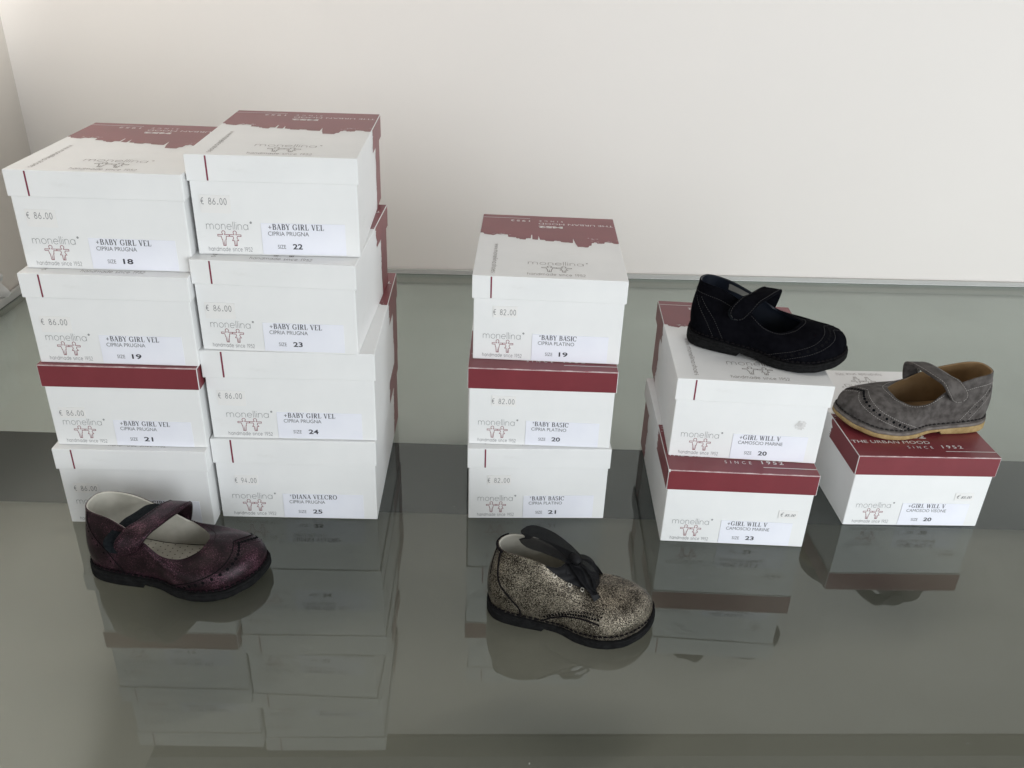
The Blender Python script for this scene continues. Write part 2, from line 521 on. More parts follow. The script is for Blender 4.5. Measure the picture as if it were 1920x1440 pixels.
def text_font(txt, bold=0.0, spacing=1.0):
    """built-in typeface -> verts2d, faces normalised to cap height 1, starting at x=0"""
    key = (txt, bold, spacing)
    if key not in _font_cache:
        cu = bpy.data.curves.new('lettering', 'FONT')
        cu.body, cu.size, cu.offset, cu.space_character = txt, 1.0, bold, spacing
        cu.resolution_u = 3
        ob = bpy.data.objects.new('lettering', cu)
        me = bpy.data.meshes.new_from_object(ob)
        vs = [(v.co.x, v.co.y) for v in me.vertices]
        fs = [tuple(p.vertices) for p in me.polygons]
        bpy.data.objects.remove(ob)
        bpy.data.curves.remove(cu)
        bpy.data.meshes.remove(me)
        x0, x1 = min(v[0] for v in vs), max(v[0] for v in vs)
        y0, y1 = min(v[1] for v in vs), max(v[1] for v in vs)
        s = 1.0 / (y1 - y0)
        _font_cache[key] = ([((a - x0) * s, (b - y0) * s) for a, b in vs], fs, (x1 - x0) * s)
    return _font_cache[key]


class Plane:
    """a printed plane: origin, u and v directions; puts flat print on a builder just above the surface"""
    lift = 0.00012

    def __init__(self, mb, o, u, v, lift=None):
        self.mb, self.o, self.u, self.v = mb, Vector(o), Vector(u).normalized(), Vector(v).normalized()
        self.n = self.u.cross(self.v)
        self.k = 0
        self.base = Plane.lift if lift is None else lift

    def pt(self, x, y, extra=0.0):
        return self.o + self.u * x + self.v * y + self.n * (self.base + extra)

    def put(self, verts, faces, mat, x, y, sx, sy, rot=0.0, extra=0.0):
        self.k += 1
        e = extra + (self.k % 5) * 0.000004
        c, s = math.cos(rot), math.sin(rot)
        self.mb.add([self.pt(x + c * a * sx - s * b * sy, y + s * a * sx + c * b * sy, e) for a, b in verts], faces, mat)

    def strokes(self, items, mat, x, y, sx, sy, rot=0.0, extra=0.0):
        for v, f in items:
            self.put(v, f, mat, x, y, sx, sy, rot, extra)

    def fit(self, items_adv, mat, x0, x1, y, h, rot=0.0, extra=0.0):
        items, adv = items_adv
        self.strokes(items, mat, x0, y, (x1 - x0) / adv, h, rot, extra)

    def fontfit(self, txt, mat, x0, x1, y, h, bold=0.0, spacing=1.0, rot=0.0, extra=0.0):
        v, f, w = text_font(txt, bold, spacing)
        self.put(v, f, mat, x0, y, (x1 - x0) / w, h, rot, extra)

    def rect(self, x0, y0, x1, y1, mat, extra=0.0):
        self.put([(x0, y0), (x1, y0), (x1, y1), (x0, y1)], [(0, 1, 2, 3)], mat, 0, 0, 1, 1, 0, extra)

    def poly(self, pts, mat, extra=0.0):
        bm = bmesh.new()
        f = bm.faces.new([bm.verts.new((a, b, 0)) for a, b in pts])
        f.normal_update()
        if f.normal.z < 0:
            f.normal_flip()
        bmesh.ops.triangulate(bm, faces=bm.faces[:], ngon_method='EAR_CLIP')
        bm.verts.index_update()
        vs = [(v.co.x, v.co.y) for v in bm.verts]
        fs = []
        for t in bm.faces:
            i = [v.index for v in t.verts]
            a, b, c = (vs[k] for k in i)
            if (b[0] - a[0]) * (c[1] - a[1]) - (b[1] - a[1]) * (c[0] - a[0]) < 0:
                i.reverse()
            fs.append(i)
        bm.free()
        self.put(vs, fs, mat, 0, 0, 1, 1, 0, extra)


def figures(weight):
    """two paper-doll children holding hands, 2.05 wide, 1.25 high, as stroke items"""
    boy = [(.08, .98), (.08, .94), (.52, .94), (.52, .80), (.22, .80), (.18, .52), (.15, .52), (.11, 0), (.01, 0), (0, .46),
           (-.01, 0), (-.11, 0), (-.15, .52), (-.18, .52), (-.24, .80), (-.54, .80), (-.54, .94), (-.08, .94), (-.08, .98)]
    girl = [(.08, .98), (.08, .94), (.54, .94), (.54, .80), (.20, .80), (.15, .66), (.28, .44), (.13, .44), (.11, 0), (.01, 0),
            (0, .44), (-.01, 0), (-.11, 0), (-.13, .44), (-.28, .44), (-.15, .66), (-.20, .80), (-.52, .80), (-.52, .94), (-.08, .94), (-.08, .98)]
    out = []
    for cx, body in ((.54, boy), (1.56, girl)):
        head = [(x, y) for x, y in arc(0, 1.12, .15, .15, -62, 242, 14)]
        for pl in (head, body):
            v, f = ribbon2d([(x + cx, y) for x, y in pl], weight)
            out.append(([(p.x, p.y) for p in v], f))
    return out


# ------------------------------------------------------------------ the setting: walls and glass table
# back wall: its foot runs almost parallel to the picture
def backline(x):
    return (1.6205 + 0.049 * x / 1.0) * S


bw_top = 1.32 * S
ang = math.atan(0.049)
mb = MB()
mb.box((-2.6, 0.0, -0.5), (2.6, 0.05, bw_top), M['wall_back'], 0.002)
o = mb.build('back_wall')
o.location = (0, backline(0) + 0.0075, 0)
o.rotation_euler = (0, 0, ang)
tag(o, 'plain off white back wall behind the shoe boxes', 'wall', kind='structure')
mb = MB()
mb.box((-2.6, -0.006, bw_top + 0.001), (2.6, 0.056, bw_top + 0.06), M['rail'], 0.002)
o2 = mb.build('wall_rail')
o2.location = o.location
o2.rotation_euler = o.rotation_euler
tag(o2, 'dark rail along the top of the back wall', 'rail', kind='structure')

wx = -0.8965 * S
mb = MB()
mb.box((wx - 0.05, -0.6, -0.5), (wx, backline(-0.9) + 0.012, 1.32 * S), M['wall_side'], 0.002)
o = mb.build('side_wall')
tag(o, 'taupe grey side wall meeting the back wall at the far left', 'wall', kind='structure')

# the table: glass pane lying over a rear board and a lower floor board, aluminium trim on two sides
table = empty('display_table', (0, 0, 0))
tag(table, 'wide glass topped display table with slim aluminium trim under all the boxes', 'table')
tx0 = -0.8845 * S
GT = 0.006
mb = MB()
xs = [tx0, 2.2]
pts = [(tx0, 0.05), (2.2, 0.05), (2.2, backline(2.2 / S)), (tx0, backline(-0.8845))]
vs = [(x, y, z) for z in (-GT, 0.0) for x, y in pts]
mb.add(vs, [(4, 5, 6, 7)], M['glass'])
mb.add(vs, [(3, 2, 1, 0), (0, 1, 5, 4), (1, 2, 6, 5), (2, 3, 7, 6), (3, 0, 4, 7)], M['glass_under'])
mb.build('glass_top', table)


def strip(x0, x1, off0, off1, z0, z1):
    """closed bar along the back edge between two offsets behind the pane's rear line"""
    p = [(x0, backline(x0 / S) + off0), (x1, backline(x1 / S) + off0), (x1, backline(x1 / S) + off1), (x0, backline(x0 / S) + off1)]
    return [(x, y, z) for z in (z0, z1) for x, y in p], [(3, 2, 1, 0), (4, 5, 6, 7), (0, 1, 5, 4), (1, 2, 6, 5), (2, 3, 7, 6), (3, 0, 4, 7)]


mb = MB()
mb.add(*strip(tx0, 2.2, 0.0012, 0.0055, -0.004, 0.0068), M['alu'])
mb.add(*strip(tx0, 2.2, 0.0001, 0.0010, -0.004, 0.0012), M['alu_bright'])
mb.add(*strip(tx0 + 0.004, 2.2, -0.0012, -0.0004, 0.0003, 0.0006), M['seal'])
mb.build('rear_trim', table)
mb = MB()
mb.box((tx0 - 0.0065, 0.05, -0.004), (tx0 - 0.0015, backline(-0.9) - 0.001, 0.0095), M['alu'], 0.0004)
mb.box((tx0 + 0.0003, 0.05, 0.0003), (tx0 + 0.0018, backline(-0.9) - 0.001, 0.0007), M['seal'])
mb.build('side_trim', table)
ledge = 0.016                              # rear board just under the pane
yl = lambda x: (0.988 + 0.0185 * x / S * 1.0) * S + ledge / 0.62
mb = MB()
p = [(-0.70, yl(-0.70)), (2.2, yl(2.2)), (2.2, 1.5), (-0.70, 1.5)]
vs = [(x, y, z) for z in (-0.30, -ledge) for x, y in p]
mb.add(vs, [(4, 5, 6, 7)], M['board_rear'])
mb.add(vs, [(0, 1, 5, 4), (1, 2, 6, 5), (2, 3, 7, 6), (3, 0, 4, 7), (3, 2, 1, 0)], M['board_edge'])
mb.build('rear_board', table)
mb = MB()
mb.box((-1.0, -0.4, -0.13), (2.2, 1.2, -0.105), M['board_front'])
mb.build('floor_board', table)

# white rippled sheet, its colour standing in for light on the wall's edge
mb = MB()
rows = []
rnd = random.Random(3)
for i in range(16):
    row = []
    for j in range(18):
        yy = (1.330 + 0.062 * i / 15 - 0.030 * (j / 17) ** 1.3) * S
        zz = (0.012 + 0.15 * j / 17) * S
        xx = wx + 0.006 + 0.006 * math.sin(i * 0.9 + j * 0.35) + 0.004 * math.sin(j * 1.7 + i * 0.4) + rnd.uniform(-.0012, .0012)
        row.append((max(xx, wx + 0.001), yy, zz))
    rows.append(row)
mb.grid(rows, M['cloth_white'])
back = [[(wx + 0.0005, q[1], q[2]) for q in r] for r in rows]
mb.grid(back, M['cloth_white'], flip=True)
for e0, e1 in ((rows[0], back[0]), (rows[-1], back[-1]), ([r[0] for r in rows], [r[0] for r in back]), ([r[-1] for r in rows], [r[-1] for r in back])):
    mb.grid([e0, e1], M['cloth_white'])
tag(mb.build('white_cloth'), 'crumpled white cloth against the side wall at the far left edge', 'cloth')

# ------------------------------------------------------------------ shoe boxes
SKY = [(0, .655), (.02, .655), (.03, .635), (.07, .625), (.10, .62), (.12, .642), (.145, .636), (.16, .646), (.2, .638), (.205, .60),
       (.26, .597), (.265, .582), (.285, .58), (.29, .568), (.33, .565), (.335, .588), (.368, .59), (.371, .65), (.378, .65), (.380, .575),
       (.42, .572), (.424, .635), (.430, .60), (.435, .572), (.47, .57), (.475, .556), (.53, .553), (.54, .566), (.58, .562), (.585, .55),
       (.60, .546), (.67, .541), (.674, .615), (.68, .575), (.688, .53), (.70, .488), (.70, .48), (.775, .478), (.785, .505), (.80, .51),
       (.805, .55), (.82, .555), (.823, .565), (.84, .562), (.845, .546), (.895, .551), (.90, .575), (.95, .57), (.965, .555), (1, .556)]


def jag_edge(z0, z1, d, amp, rnd, n=16):
    """ragged brush edge from z0 to z1 around depth d"""
    out = []
    drift = 0.0
    for i in range(n + 1):
        drift = drift * 0.7 + rnd.uniform(-amp, amp) * 0.6
        z = z0 + (z1 - z0) * i / n
        out.append((d + drift, z))
        if rnd.random() < 0.35 and 0 < i < n:
            k = rnd.uniform(0.4, 1.3) * amp * (1 if rnd.random() < 0.5 else -1)
            dz = (z1 - z0) / n
            out.append((d + drift + k, z + dz * 0.25))
            out.append((d + drift + k * 0.2, z + dz * 0.45))
    return out


def make_box(name, x, y, z, rot, W, D, H, L, size, model, colour, price, label, reverse=False, px=(.06, .22), py=.22, sticker='paper',
             lab=(.40, .915), seed=1, shift=0.0, chip=False):
    """x, y: middle of the lid's front edge; z: height of the underside; all in survey units"""
    rnd = random.Random(seed)
    x, y, z, W, D, H, L = (q * S for q in (x, y, z, W, D, H, L))
    root = empty('shoe_box', (x, y, z), rot)
    tag(root, label, 'shoe box', 'stacked shoe boxes on the glass table')
    w, ov = W / 2, 0.0013
    # ---- body
    b = MB()
    b.box((-w + ov, ov, 0.0002), (w - ov, D - ov, H - 0.0016), M['card_white'], 0.0005, 1)
    hv = H - L                                           # height of the body that shows below the lid
    fr = Plane(b, (-w + ov, ov, 0), (1, 0, 0), (0, 0, 1))
    bw = W - 2 * ov
    X_ = lambda u: u * bw
    Y_ = lambda q: hv * (1 - q)                          # q counted downwards from the lid
    s0 = shift
    fr.fit(text_strokes('monellina', ROUND, .085, .0), M['ink_grey'], X_(.068 + s0), X_(.330 + s0), Y_(.645), hv * .072)
    fr.strokes(text_strokes('\u00ae', ROUND, .07)[0], M['ink_grey'], X_(.334 + s0), Y_(.645), hv * .08, hv * .085)
    fg = figures(.052)
    fr.strokes(fg, M['ink_red'], X_(.130 + s0), Y_(.868), bw * .142 / 2.1, hv * .205 / 1.27)
    fr.fit(text_strokes('handmade since 1952', ROUND, .15, .12), M['ink_grey'], X_(.066 + s0), X_(.336 + s0), Y_(.945), hv * .040)
    # rear burgundy part of the two long sides and the back
    for sgn in (-1, 1):
        pl = Plane(b, (-w + ov, D - ov, 0) if sgn < 0 else (w - ov, ov, 0), (0, -1, 0) if sgn < 0 else (0, 1, 0), (0, 0, 1))
        d0 = D - 2 * ov
        edge = jag_edge(0.0008, H - 0.003, .80, .022, rnd)
        pts = [((1 - a) * d0 if sgn < 0 else a * d0, q) for a, q in edge]
        far = 0.0006 if sgn < 0 else d0 - 0.0006
        pl.poly(pts + [(far, H - 0.003), (far, 0.0008)], M['red_print'])
    Plane(b, (w - ov, D - ov, 0), (-1, 0, 0), (0, 0, 1)).rect(.0006, .0008, bw - .0006, H - .003, M['red_print'])
    body = b.build('body', root)
    # ---- paper label with the model name
    g = MB()
    lp = Plane(g, (-w + ov, ov, 0), (1, 0, 0), (0, 0, 1), 0.00005)
    lx0, lx1, ly0, ly1 = X_(lab[0]), X_(lab[1]), Y_(.975), Y_(.545)
    tilt = rnd.uniform(-.014, .012)
    lv = [(lx0, ly0), (lx1, ly0 + tilt * (lx1 - lx0)), (lx1, ly1 + tilt * (lx1 - lx0)), (lx0, ly1)]
    th = 0.00035
    g.add([lp.pt(a, q) for a, q in lv] + [lp.pt(a, q, th) for a, q in lv],
          [(4, 5, 6, 7), (0, 1, 5, 4), (1, 2, 6, 5), (2, 3, 7, 6), (3, 0, 4, 7)], M['paper_label'])
    ex = th + 0.00008
    it, adv = text_strokes(model, SERIF, None, .05)
    kx = hv * .083 * 0.88
    mx0 = lx0 + bw * .043
    lp.strokes(it, M['ink_black'], mx0, Y_(.632), kx, hv * .078, tilt, ex)
    v_, f_, w_ = text_font(colour, 0.0)
    lp.put(v_, f_, M['ink_soft'], lx0 + bw * .040, Y_(.715), hv * .058 * .90, hv * .058, tilt, ex)
    lp.fontfit('SIZE', M['ink_soft'], lx0 + bw * .093, lx0 + bw * .143, Y_(.895), hv * .055, rot=tilt, extra=ex)
    lp.fontfit(size, M['ink_black'], lx0 + bw * .186, lx0 + bw * .246, Y_(.900), hv * .075, bold=.022, rot=tilt, extra=ex)
    g.build('size_label', body)
    # ---- price
    if sticker in ('paper', 'plain'):
        g = MB()
        sp = Plane(g, (-w + ov, ov, 0), (1, 0, 0), (0, 0, 1), 0.00005)
        x0, x1 = X_(px[0]), X_(px[1])
        dx = (x1 - x0)
        yy = Y_(py + .085)
        if sticker == 'paper':
            q0, q1, r0, r1 = x0 - dx * .05, x1 + dx * .10, yy - hv * .115, yy + hv * .125
        else:
            q0, q1, r0, r1 = x0 - dx * .02, x1 + dx * .03, yy - hv * .04, yy + hv * .135
        tl = rnd.uniform(-.03, .02)
        sv = [(q0, r0), (q1, r0 + tl * dx), (q1, r1 + tl * dx), (q0, r1)]
        g.add([sp.pt(a, q) for a, q in sv] + [sp.pt(a, q, th) for a, q in sv],
              [(4, 5, 6, 7), (0, 1, 5, 4), (1, 2, 6, 5), (2, 3, 7, 6), (3, 0, 4, 7)], M['paper_sticker'])
        it, adv = text_strokes(price, PRICE, .085, .06)
        sp.strokes(it, M['ink_price'], x0, yy, dx / adv, hv * .085, tl * .5, ex)
        g.build('price_sticker', body)
    elif sticker == 'hand':
        g = MB()
        sp = Plane(g, (-w + ov, ov, 0), (1, 0, 0), (0, 0, 1), 0.00005)
        x0, x1 = X_(px[0]), X_(px[1])
        yy = Y_(py + .03)
        q0, q1, r0, r1 = x0 - bw * .012, x1 + bw * .014, yy - hv * .045, yy + hv * .10
        sv = [(q0, r0), (q1, r0), (q1, r1), (q0, r1)]
        g.add([sp.pt(a, q) for a, q in sv] + [sp.pt(a, q, th) for a, q in sv],
              [(4, 5, 6, 7), (0, 1, 5, 4), (1, 2, 6, 5), (2, 3, 7, 6), (3, 0, 4, 7)], M['paper_sticker'])
        e_, a0 = text_strokes('\u20ac', PRICE, .09, .0, .25)
        it, adv = text_strokes('85,00', PRICE, .13, -.02, .28)
        ww = x1 - x0
        sp.strokes(e_, M['ink_black'], x0, yy - hv * .005, ww * .30, hv * .065, 0.02, ex)
        sp.strokes(it, M['ink_black'], x0 + ww * .30, yy - hv * .006, ww * .70 / adv, hv * .040, 0.03, ex)
        g.build('price_sticker', body)
    elif sticker == 'torn':
        g = MB()
        sp = Plane(g, (-w + ov, ov, 0), (1, 0, 0), (0, 0, 1), 0.00008)
        cx, cy = X_(.845), Y_(.335)
        ring = []
        for i in range(26):
            a = 2 * math.pi * i / 26
            rr = rnd.uniform(.62, 1.1)
            ring.append((cx + math.cos(a) * bw * .040 * rr, cy + math.sin(a) * hv * .085 * rr))
        sp.poly(ring, M['paper_torn'], .0001)
        for i in range(9):
            a = rnd.uniform(0, 6.28)
            q, r_ = cx + math.cos(a) * bw * .030, cy + math.sin(a) * hv * .06
            sp.poly([(q + rnd.uniform(-1, 1) * bw * .012, r_ + rnd.uniform(-1, 1) * hv * .02) for _ in range(3)], M['card_white'], .0002)
        g.build('torn_sticker', body)
    # ---- lid: a shell with its printed sheets
    l = MB()
    t = 0.0008
    front_mat = M['card_white']
    l.box((-w, 0, H - t * 1.6), (w, D, H), M['card_white'], 0.0005, 2)
    zb = H - L
    skirt = H - t * 1.6 + 0.0004
    l.box((-w, 0, zb), (w, t, skirt), M['card_white'], 0.0003, 1)
    l.box((-w, D - t, zb), (w, D, skirt), M['card_white'], 0.0003, 1)
    l.box((-w, t + .00002, zb), (-w + t, D - t - .00002, skirt), M['card_white'], 0.0003, 1)
    l.box((w - t, t + .00002, zb), (w, D - t - .00002, skirt), M['card_white'], 0.0003, 1)
    # print frame: u runs left to right, v from the plain end to the burgundy end
    if not reverse:
        top = Plane(l, (-w, 0, H), (1, 0, 0), (0, 1, 0))
        plain = Plane(l, (-w, 0, zb), (1, 0, 0), (0, 0, 1))
        redend = Plane(l, (w, D, zb), (-1, 0, 0), (0, 0, 1))
        left = Plane(l, (-w, D, zb), (0, -1, 0), (0, 0, 1))
        right = Plane(l, (w, 0, zb), (0, 1, 0), (0, 0, 1))
    else:
        top = Plane(l, (w, D, H), (-1, 0, 0), (0, -1, 0))
        plain = Plane(l, (w, D, zb), (-1, 0, 0), (0, 0, 1))
        redend = Plane(l, (-w, 0, zb), (1, 0, 0), (0, 0, 1))
        left = Plane(l, (w, 0, zb), (0, 1, 0), (0, 0, 1))
        right = Plane(l, (-w, D, zb), (0, -1, 0), (0, 0, 1))
    e = 0.0004
    # skyline
    sky = [(u * (W - 2 * e) + e, d * D) for u, d in SKY]
    fine = []
    for (a, q), (a2, q2) in zip(sky, sky[1:]):
        fine.append((a, q))
        if abs(a2 - a) > .002 and abs(q2 - q) < .002:
            for k in range(1, 4):
                fine.append((a + (a2 - a) * k / 4, q + (q2 - q) * k / 4 + rnd.uniform(-.0004, .0004)))
    fine.append(sky[-1])
    top.poly(fine + [(W - e, D - e), (e, D - e)], M['red_print'])
    for k in range(26):                                 # scratchy flecks along the skyline
        u = rnd.choice([rnd.uniform(.08, .20), rnd.uniform(.76, .98)])
        d = rnd.uniform(.57, .63) if u > .5 else rnd.uniform(.63, .66)
        a, q, wd = u * W, d * D, rnd.uniform(.001, .004)
        top.poly([(a, q), (a + wd, q + rnd.uniform(-.0004, .0004)), (a + wd * .8, q + rnd.uniform(.0003, .0008))], M['white_print'], .0001)
    inv = math.pi
    # white words on the burgundy end read from that end, so they stand on their heads seen from the plain end
    lay = .0001
    def words(txt, ua, ub, d, h, **kw):
        v, f, tw = text_font(txt, kw.get('bold', 0.0), kw.get('spacing', 1.0))
        top.put(v, f, M['white_print'], W * ub, D * d, W * (ub - ua) / tw, D * h, inv, lay)
    words('THE URBAN MOOD', .425, .985, .870, .029)
    words('SINCE', .43, .61, .918, .025, spacing=2.0)
    words('1952', .215, .36, .912, .030, bold=.015, spacing=1.4)
    words('M52', .425, .605, .815, .036, bold=.05)
    top.rect(e, D * .9405, W * .36, D * .9455, M['white_print'], lay)
    # print near the plain end
    ik = M['ink_brown']
    top.fit(text_strokes('monellina', ROUND, .085), ik, W * .355, W * .735, D * .185, D * .034)
    top.strokes(text_strokes('\u00ae', ROUND, .07)[0], ik, W * .74, D * .185, D * .03, D * .034)
    top.strokes(figures(.052), ik, W * .445, D * .088, W * .195 / 2.1, D * .082 / 1.27)
    top.fit(text_strokes('handmade since 1952', ROUND, .15, .12), ik, W * .352, W * .73, D * .038, D * .020)
    it, adv = text_strokes('www.monellina.shoes', ROUND, .15, .10)
    top.strokes(it, ik, W * .118, D * .475, D * .435 / adv, W * .022, -math.pi / 2)
    # ends and sides
    plain.rect(W * .118, .0006, W * .128, L - .0006, M['stripe'])
    redend.rect(.0005, .0005, W - .0005, L - .0007, M['red_print'])
    for pl, sgn in ((left, -1), (right, 1)):
        edge = jag_edge(0.0005, L - 0.0006, .655 if sgn < 0 else .60, .02, rnd, 9)
        pts = [((1 - a) * D if sgn < 0 else a * D, q) for a, q in edge]
        far = 0.0005 if sgn < 0 else D - 0.0005
        pl.poly(pts + [(far, L - 0.0006), (far, 0.0005)], M['red_print'])
    if reverse:                                         # rubbed edges of the burgundy end that faces us
        f0 = 0.0004
        l.box((-w + .0003, -.00025, H - .0005), (w - .0003, f0, H + .00022), M['pale_wear'], 0.0002, 1)
        if chip:
            l.box((-w - .0002, -.0005, H - .0022), (-w + .0016, .0012, H + .0004), M['paper_torn'], 0.0004, 1)
    lid = l.build('lid', root)
    lid.rotation_euler = (0, 0, R(rnd.uniform(-.28, .28)))
    return root


G = '+BABY GIRL VEL'
PR = 'CIPRIA PRUGNA'
boxes = {
 'A4': (-0.4125, 0.7899, 0, 0.028, 0.1648, 0.2152, 0.0994, 0.0260), 'A3': (-0.4107, 0.7971, .0994, 0.0282, 0.1644, 0.2152, 0.0982, 0.0258),
 'A2': (-0.4089, 0.8006, .1976, 0.0250, 0.1669, 0.2152, 0.0991, 0.0257), 'A1': (-0.4065, 0.8143, .2966, 0.0319, 0.1682, 0.2155, 0.0994, 0.0259),
 'B4': (-0.2389, 0.8115, 0, 0.0332, 0.1813, 0.2406, 0.1067, 0.0313), 'B3': (-0.2364, 0.8130, .1067, 0.0365, 0.1820, 0.2391, 0.1072, 0.0316),
 'B2': (-0.2424, 0.8112, .2138, -0.0032, 0.1653, 0.2119, 0.0995, 0.0259), 'B1': (-0.2390, 0.8297, .3133, 0.0529, 0.1644, 0.2157, 0.1005, 0.0257),
 'C3': (0.0345, 0.8289, 0, 0.0610, 0.1626, 0.2152, 0.0974, 0.0259), 'C2': (0.0331, 0.8338, .0974, 0.0084, 0.1628, 0.2152, 0.0973, 0.0256),
 'C1': (0.0358, 0.8522, .1947, -0.0069, 0.1635, 0.2156, 0.0981, 0.0257), 'D2': (0.2572, 0.7951, 0, -0.0089, 0.1654, 0.2166, 0.0985, 0.0259),
 'D1': (0.2591, 0.8202, .0985, -0.0366, 0.1664, 0.2157, 0.0984, 0.0259), 'E1': (0.4800, 0.8440, 0, 0.0441, 0.1654, 0.2152, 0.0981, 0.0260),
}
spec = {
 'A1': dict(size='18', model=G, colour=PR, price='\u20ac 86.00', py=.21, px=(.07, .225), label='white shoe box marked size 18, topmost of the far left stack'),
 'A2': dict(size='19', model=G, colour=PR, price='\u20ac 86.00', py=.32, px=(.065, .23), label='white shoe box marked BABY GIRL VEL size 19, resting on a burgundy lid'),
 'A3': dict(size='21', model=G, colour=PR, price='\u20ac 86.00', py=.40, px=(.06, .225), sticker='plain', reverse=True, label='shoe box with burgundy lid marked BABY GIRL VEL size 21'),
 'A4': dict(size='22', model=G, colour=PR, price='\u20ac 86.00', py=.31, px=(.075, .235), sticker='plain', label='white shoe box half hidden behind the plum shoe, bottom of its stack'),
 'B1': dict(size='22', model=G, colour=PR, price='\u20ac 86.00', py=.22, px=(.055, .215), label='white shoe box marked size 22, highest of all the boxes'),
 'B2': dict(size='23', model=G, colour=PR, price='\u20ac 86.00', py=.31, px=(.055, .22), label='white shoe box marked BABY GIRL VEL size 23, directly under the size 22 box'),
 'B3': dict(size='24', model=G, colour=PR, price='\u20ac 86.00', py=.25, px=(.065, .21), shift=.03, label='larger white shoe box marked size 24'),
 'B4': dict(size='25', model='*DIANA VELCRO', colour=PR, price='\u20ac 94.00', py=.27, px=(.11, .25), sticker='plain', shift=.012, label='large white shoe box marked DIANA VELCRO size 25 on the glass'),
 'C1': dict(size='19', model='*BABY BASIC', colour='CIPRIA PLATINO', price='\u20ac 82.00', py=.17, px=(.135, .29), sticker='plain', label='white shoe box marked BABY BASIC size 19, topmost of the middle stack'),
 'C2': dict(size='20', model='*BABY BASIC', colour='CIPRIA PLATINO', price='\u20ac 82.00', py=.17, px=(.16, .32), sticker='plain', reverse=True, label='shoe box with burgundy lid marked BABY BASIC size 20'),
 'C3': dict(size='21', model='*BABY BASIC', colour='CIPRIA PLATINO', price='\u20ac 82.00', py=.20, px=(.138, .30), sticker='plain', label='white shoe box marked BABY BASIC size 21, right behind the bronze boot'),
 'D1': dict(size='20', model='+GIRL WILL V', colour='CAMOSCIO MARINE', price='', sticker='torn', lab=(.415, .915), label='white shoe box marked CAMOSCIO MARINE size 20, carrying the navy shoe'),
 'D2': dict(size='23', model='+GIRL WILL V', colour='CAMOSCIO MARINE', price='', sticker='hand', px=(.80, .905), py=.38, reverse=True, lab=(.405, .90), chip=True, label='shoe box with burgundy lid marked CAMOSCIO MARINE size 23'),
 'E1': dict(size='20', model='+GIRL WILL V', colour='CAMOSCIO VISONE', price='', sticker='hand', px=(.785, .895), py=.40, reverse=True, lab=(.405, .90), label='single shoe box with burgundy lid carrying the grey suede shoe'),
}
for k, (n, g) in enumerate(boxes.items()):
    x, y, z, rot, W, D, H, L = g
    make_box(n, x, y, z, rot, W, D, H, L, seed=k + 11, **spec[n])


# ------------------------------------------------------------------ shoes
def cr(p0, p1, p2, p3, t):
    return 0.5 * ((2 * p1) + (p2 - p0) * t + (2 * p0 - 5 * p1 + 4 * p2 - p3) * t * t + (3 * p1 - p0 - 3 * p2 + p3) * t ** 3)


def ring_at(keys, t):
    """periodic spline through keys, t in key units"""
    n = len(keys)
    i = math.floor(t)
    f = t - i
    return cr(keys[(i - 1) % n], keys[i % n], keys[(i + 1) % n], keys[(i + 2) % n], f)


def open_spline(pts, n):
    P = [Vector(p) for p in pts]
    P = [P[0] * 2 - P[1]] + P + [P[-1] * 2 - P[-2]]
    out = []
    k = len(P) - 3
    for i in range(n + 1):
        s = min(i / n * k, k - 1e-6)
        j = int(s)
        out.append(cr(P[j], P[j + 1], P[j + 2], P[j + 3], s - j))
    return out


def lerp_table(tab, x):
    if x <= tab[0][0]: return tab[0][1]
    for (a, p), (b, q) in zip(tab, tab[1:]):
        if x <= b:
            u = (x - a) / (b - a)
            u = u * u * (3 - 2 * u)
            return p + (q - p) * u
    return tab[-1][1]


# foot outline at the upper's foot, lateral side is -y; millimetres for a 145 mm shoe
BK = [(3, 0), (6, -12), (14, -19), (30, -22), (50, -22.5), (68, -24), (84, -29), (100, -31), (117, -27.5), (130, -18), (138.5, -5),
      (141, 8), (138, 17), (129, 23.5), (113, 26), (92, 24), (72, 21), (52, 19.5), (32, 20), (15, 17.5), (6, 11)]
TK_JANE = [(5, 0, 57), (8, -10, 57), (17, -16, 57), (32, -19.5, 55.5), (47, -21.0, 50.5), (59, -22.3, 42.5), (71, -22.3, 32.5), (84, -19, 28.5),
           (94, -11, 30), (98, -5, 33), (99.5, 0, 34.5), (99, 3, 34.5), (97, 7, 34), (92, 13, 32), (84, 18.5, 32), (74, 21.5, 35),
           (62, 22.5, 40), (48, 21.5, 46), (32, 19.5, 51), (17, 16.5, 55), (8, 10, 57)]
TK_BOOT = [(8, 0, 67.5), (11, -8.5, 68), (18, -14, 68.5), (30, -16.5, 68.5), (42, -16.8, 66.5), (50.5, -15.5, 63), (57, -13, 60), (62, -9.5, 58.8), (65, -6, 58.5),
           (66.5, -3, 59), (67, 0, 59.5), (67, 2, 59.5), (66.5, 4, 59.5), (65, 7, 59.5), (62, 10, 59.5), (56.5, 14, 59.5), (49, 18, 59),
           (40, 20.5, 60), (30, 18.5, 64), (18, 15, 66), (11, 9, 67)]
MK_BOOT = [(0.5, 0, 36), (4, -13, 36), (13, -20.5, 35), (30, -23.5, 35), (50, -23.5, 36), (66, -23, 36), (78, -21, 36), (88, -16.5, 36.5), (95, -10, 37.5),
           (99, -5, 38.5), (100, 0, 39), (100, 3, 39), (98, 7, 38.5), (94, 12, 38), (87, 17, 37.5), (78, 20.5, 37), (64, 21.5, 37),
           (50, 21.5, 37), (31, 21.5, 36), (14, 18.5, 36), (4, 12, 36)]
ZT = [(0, 11.5), (30, 10.2), (58, 8.8), (92, 7.6), (118, 8.8), (132, 10.8), (145, 13.6)]     # top of the sole
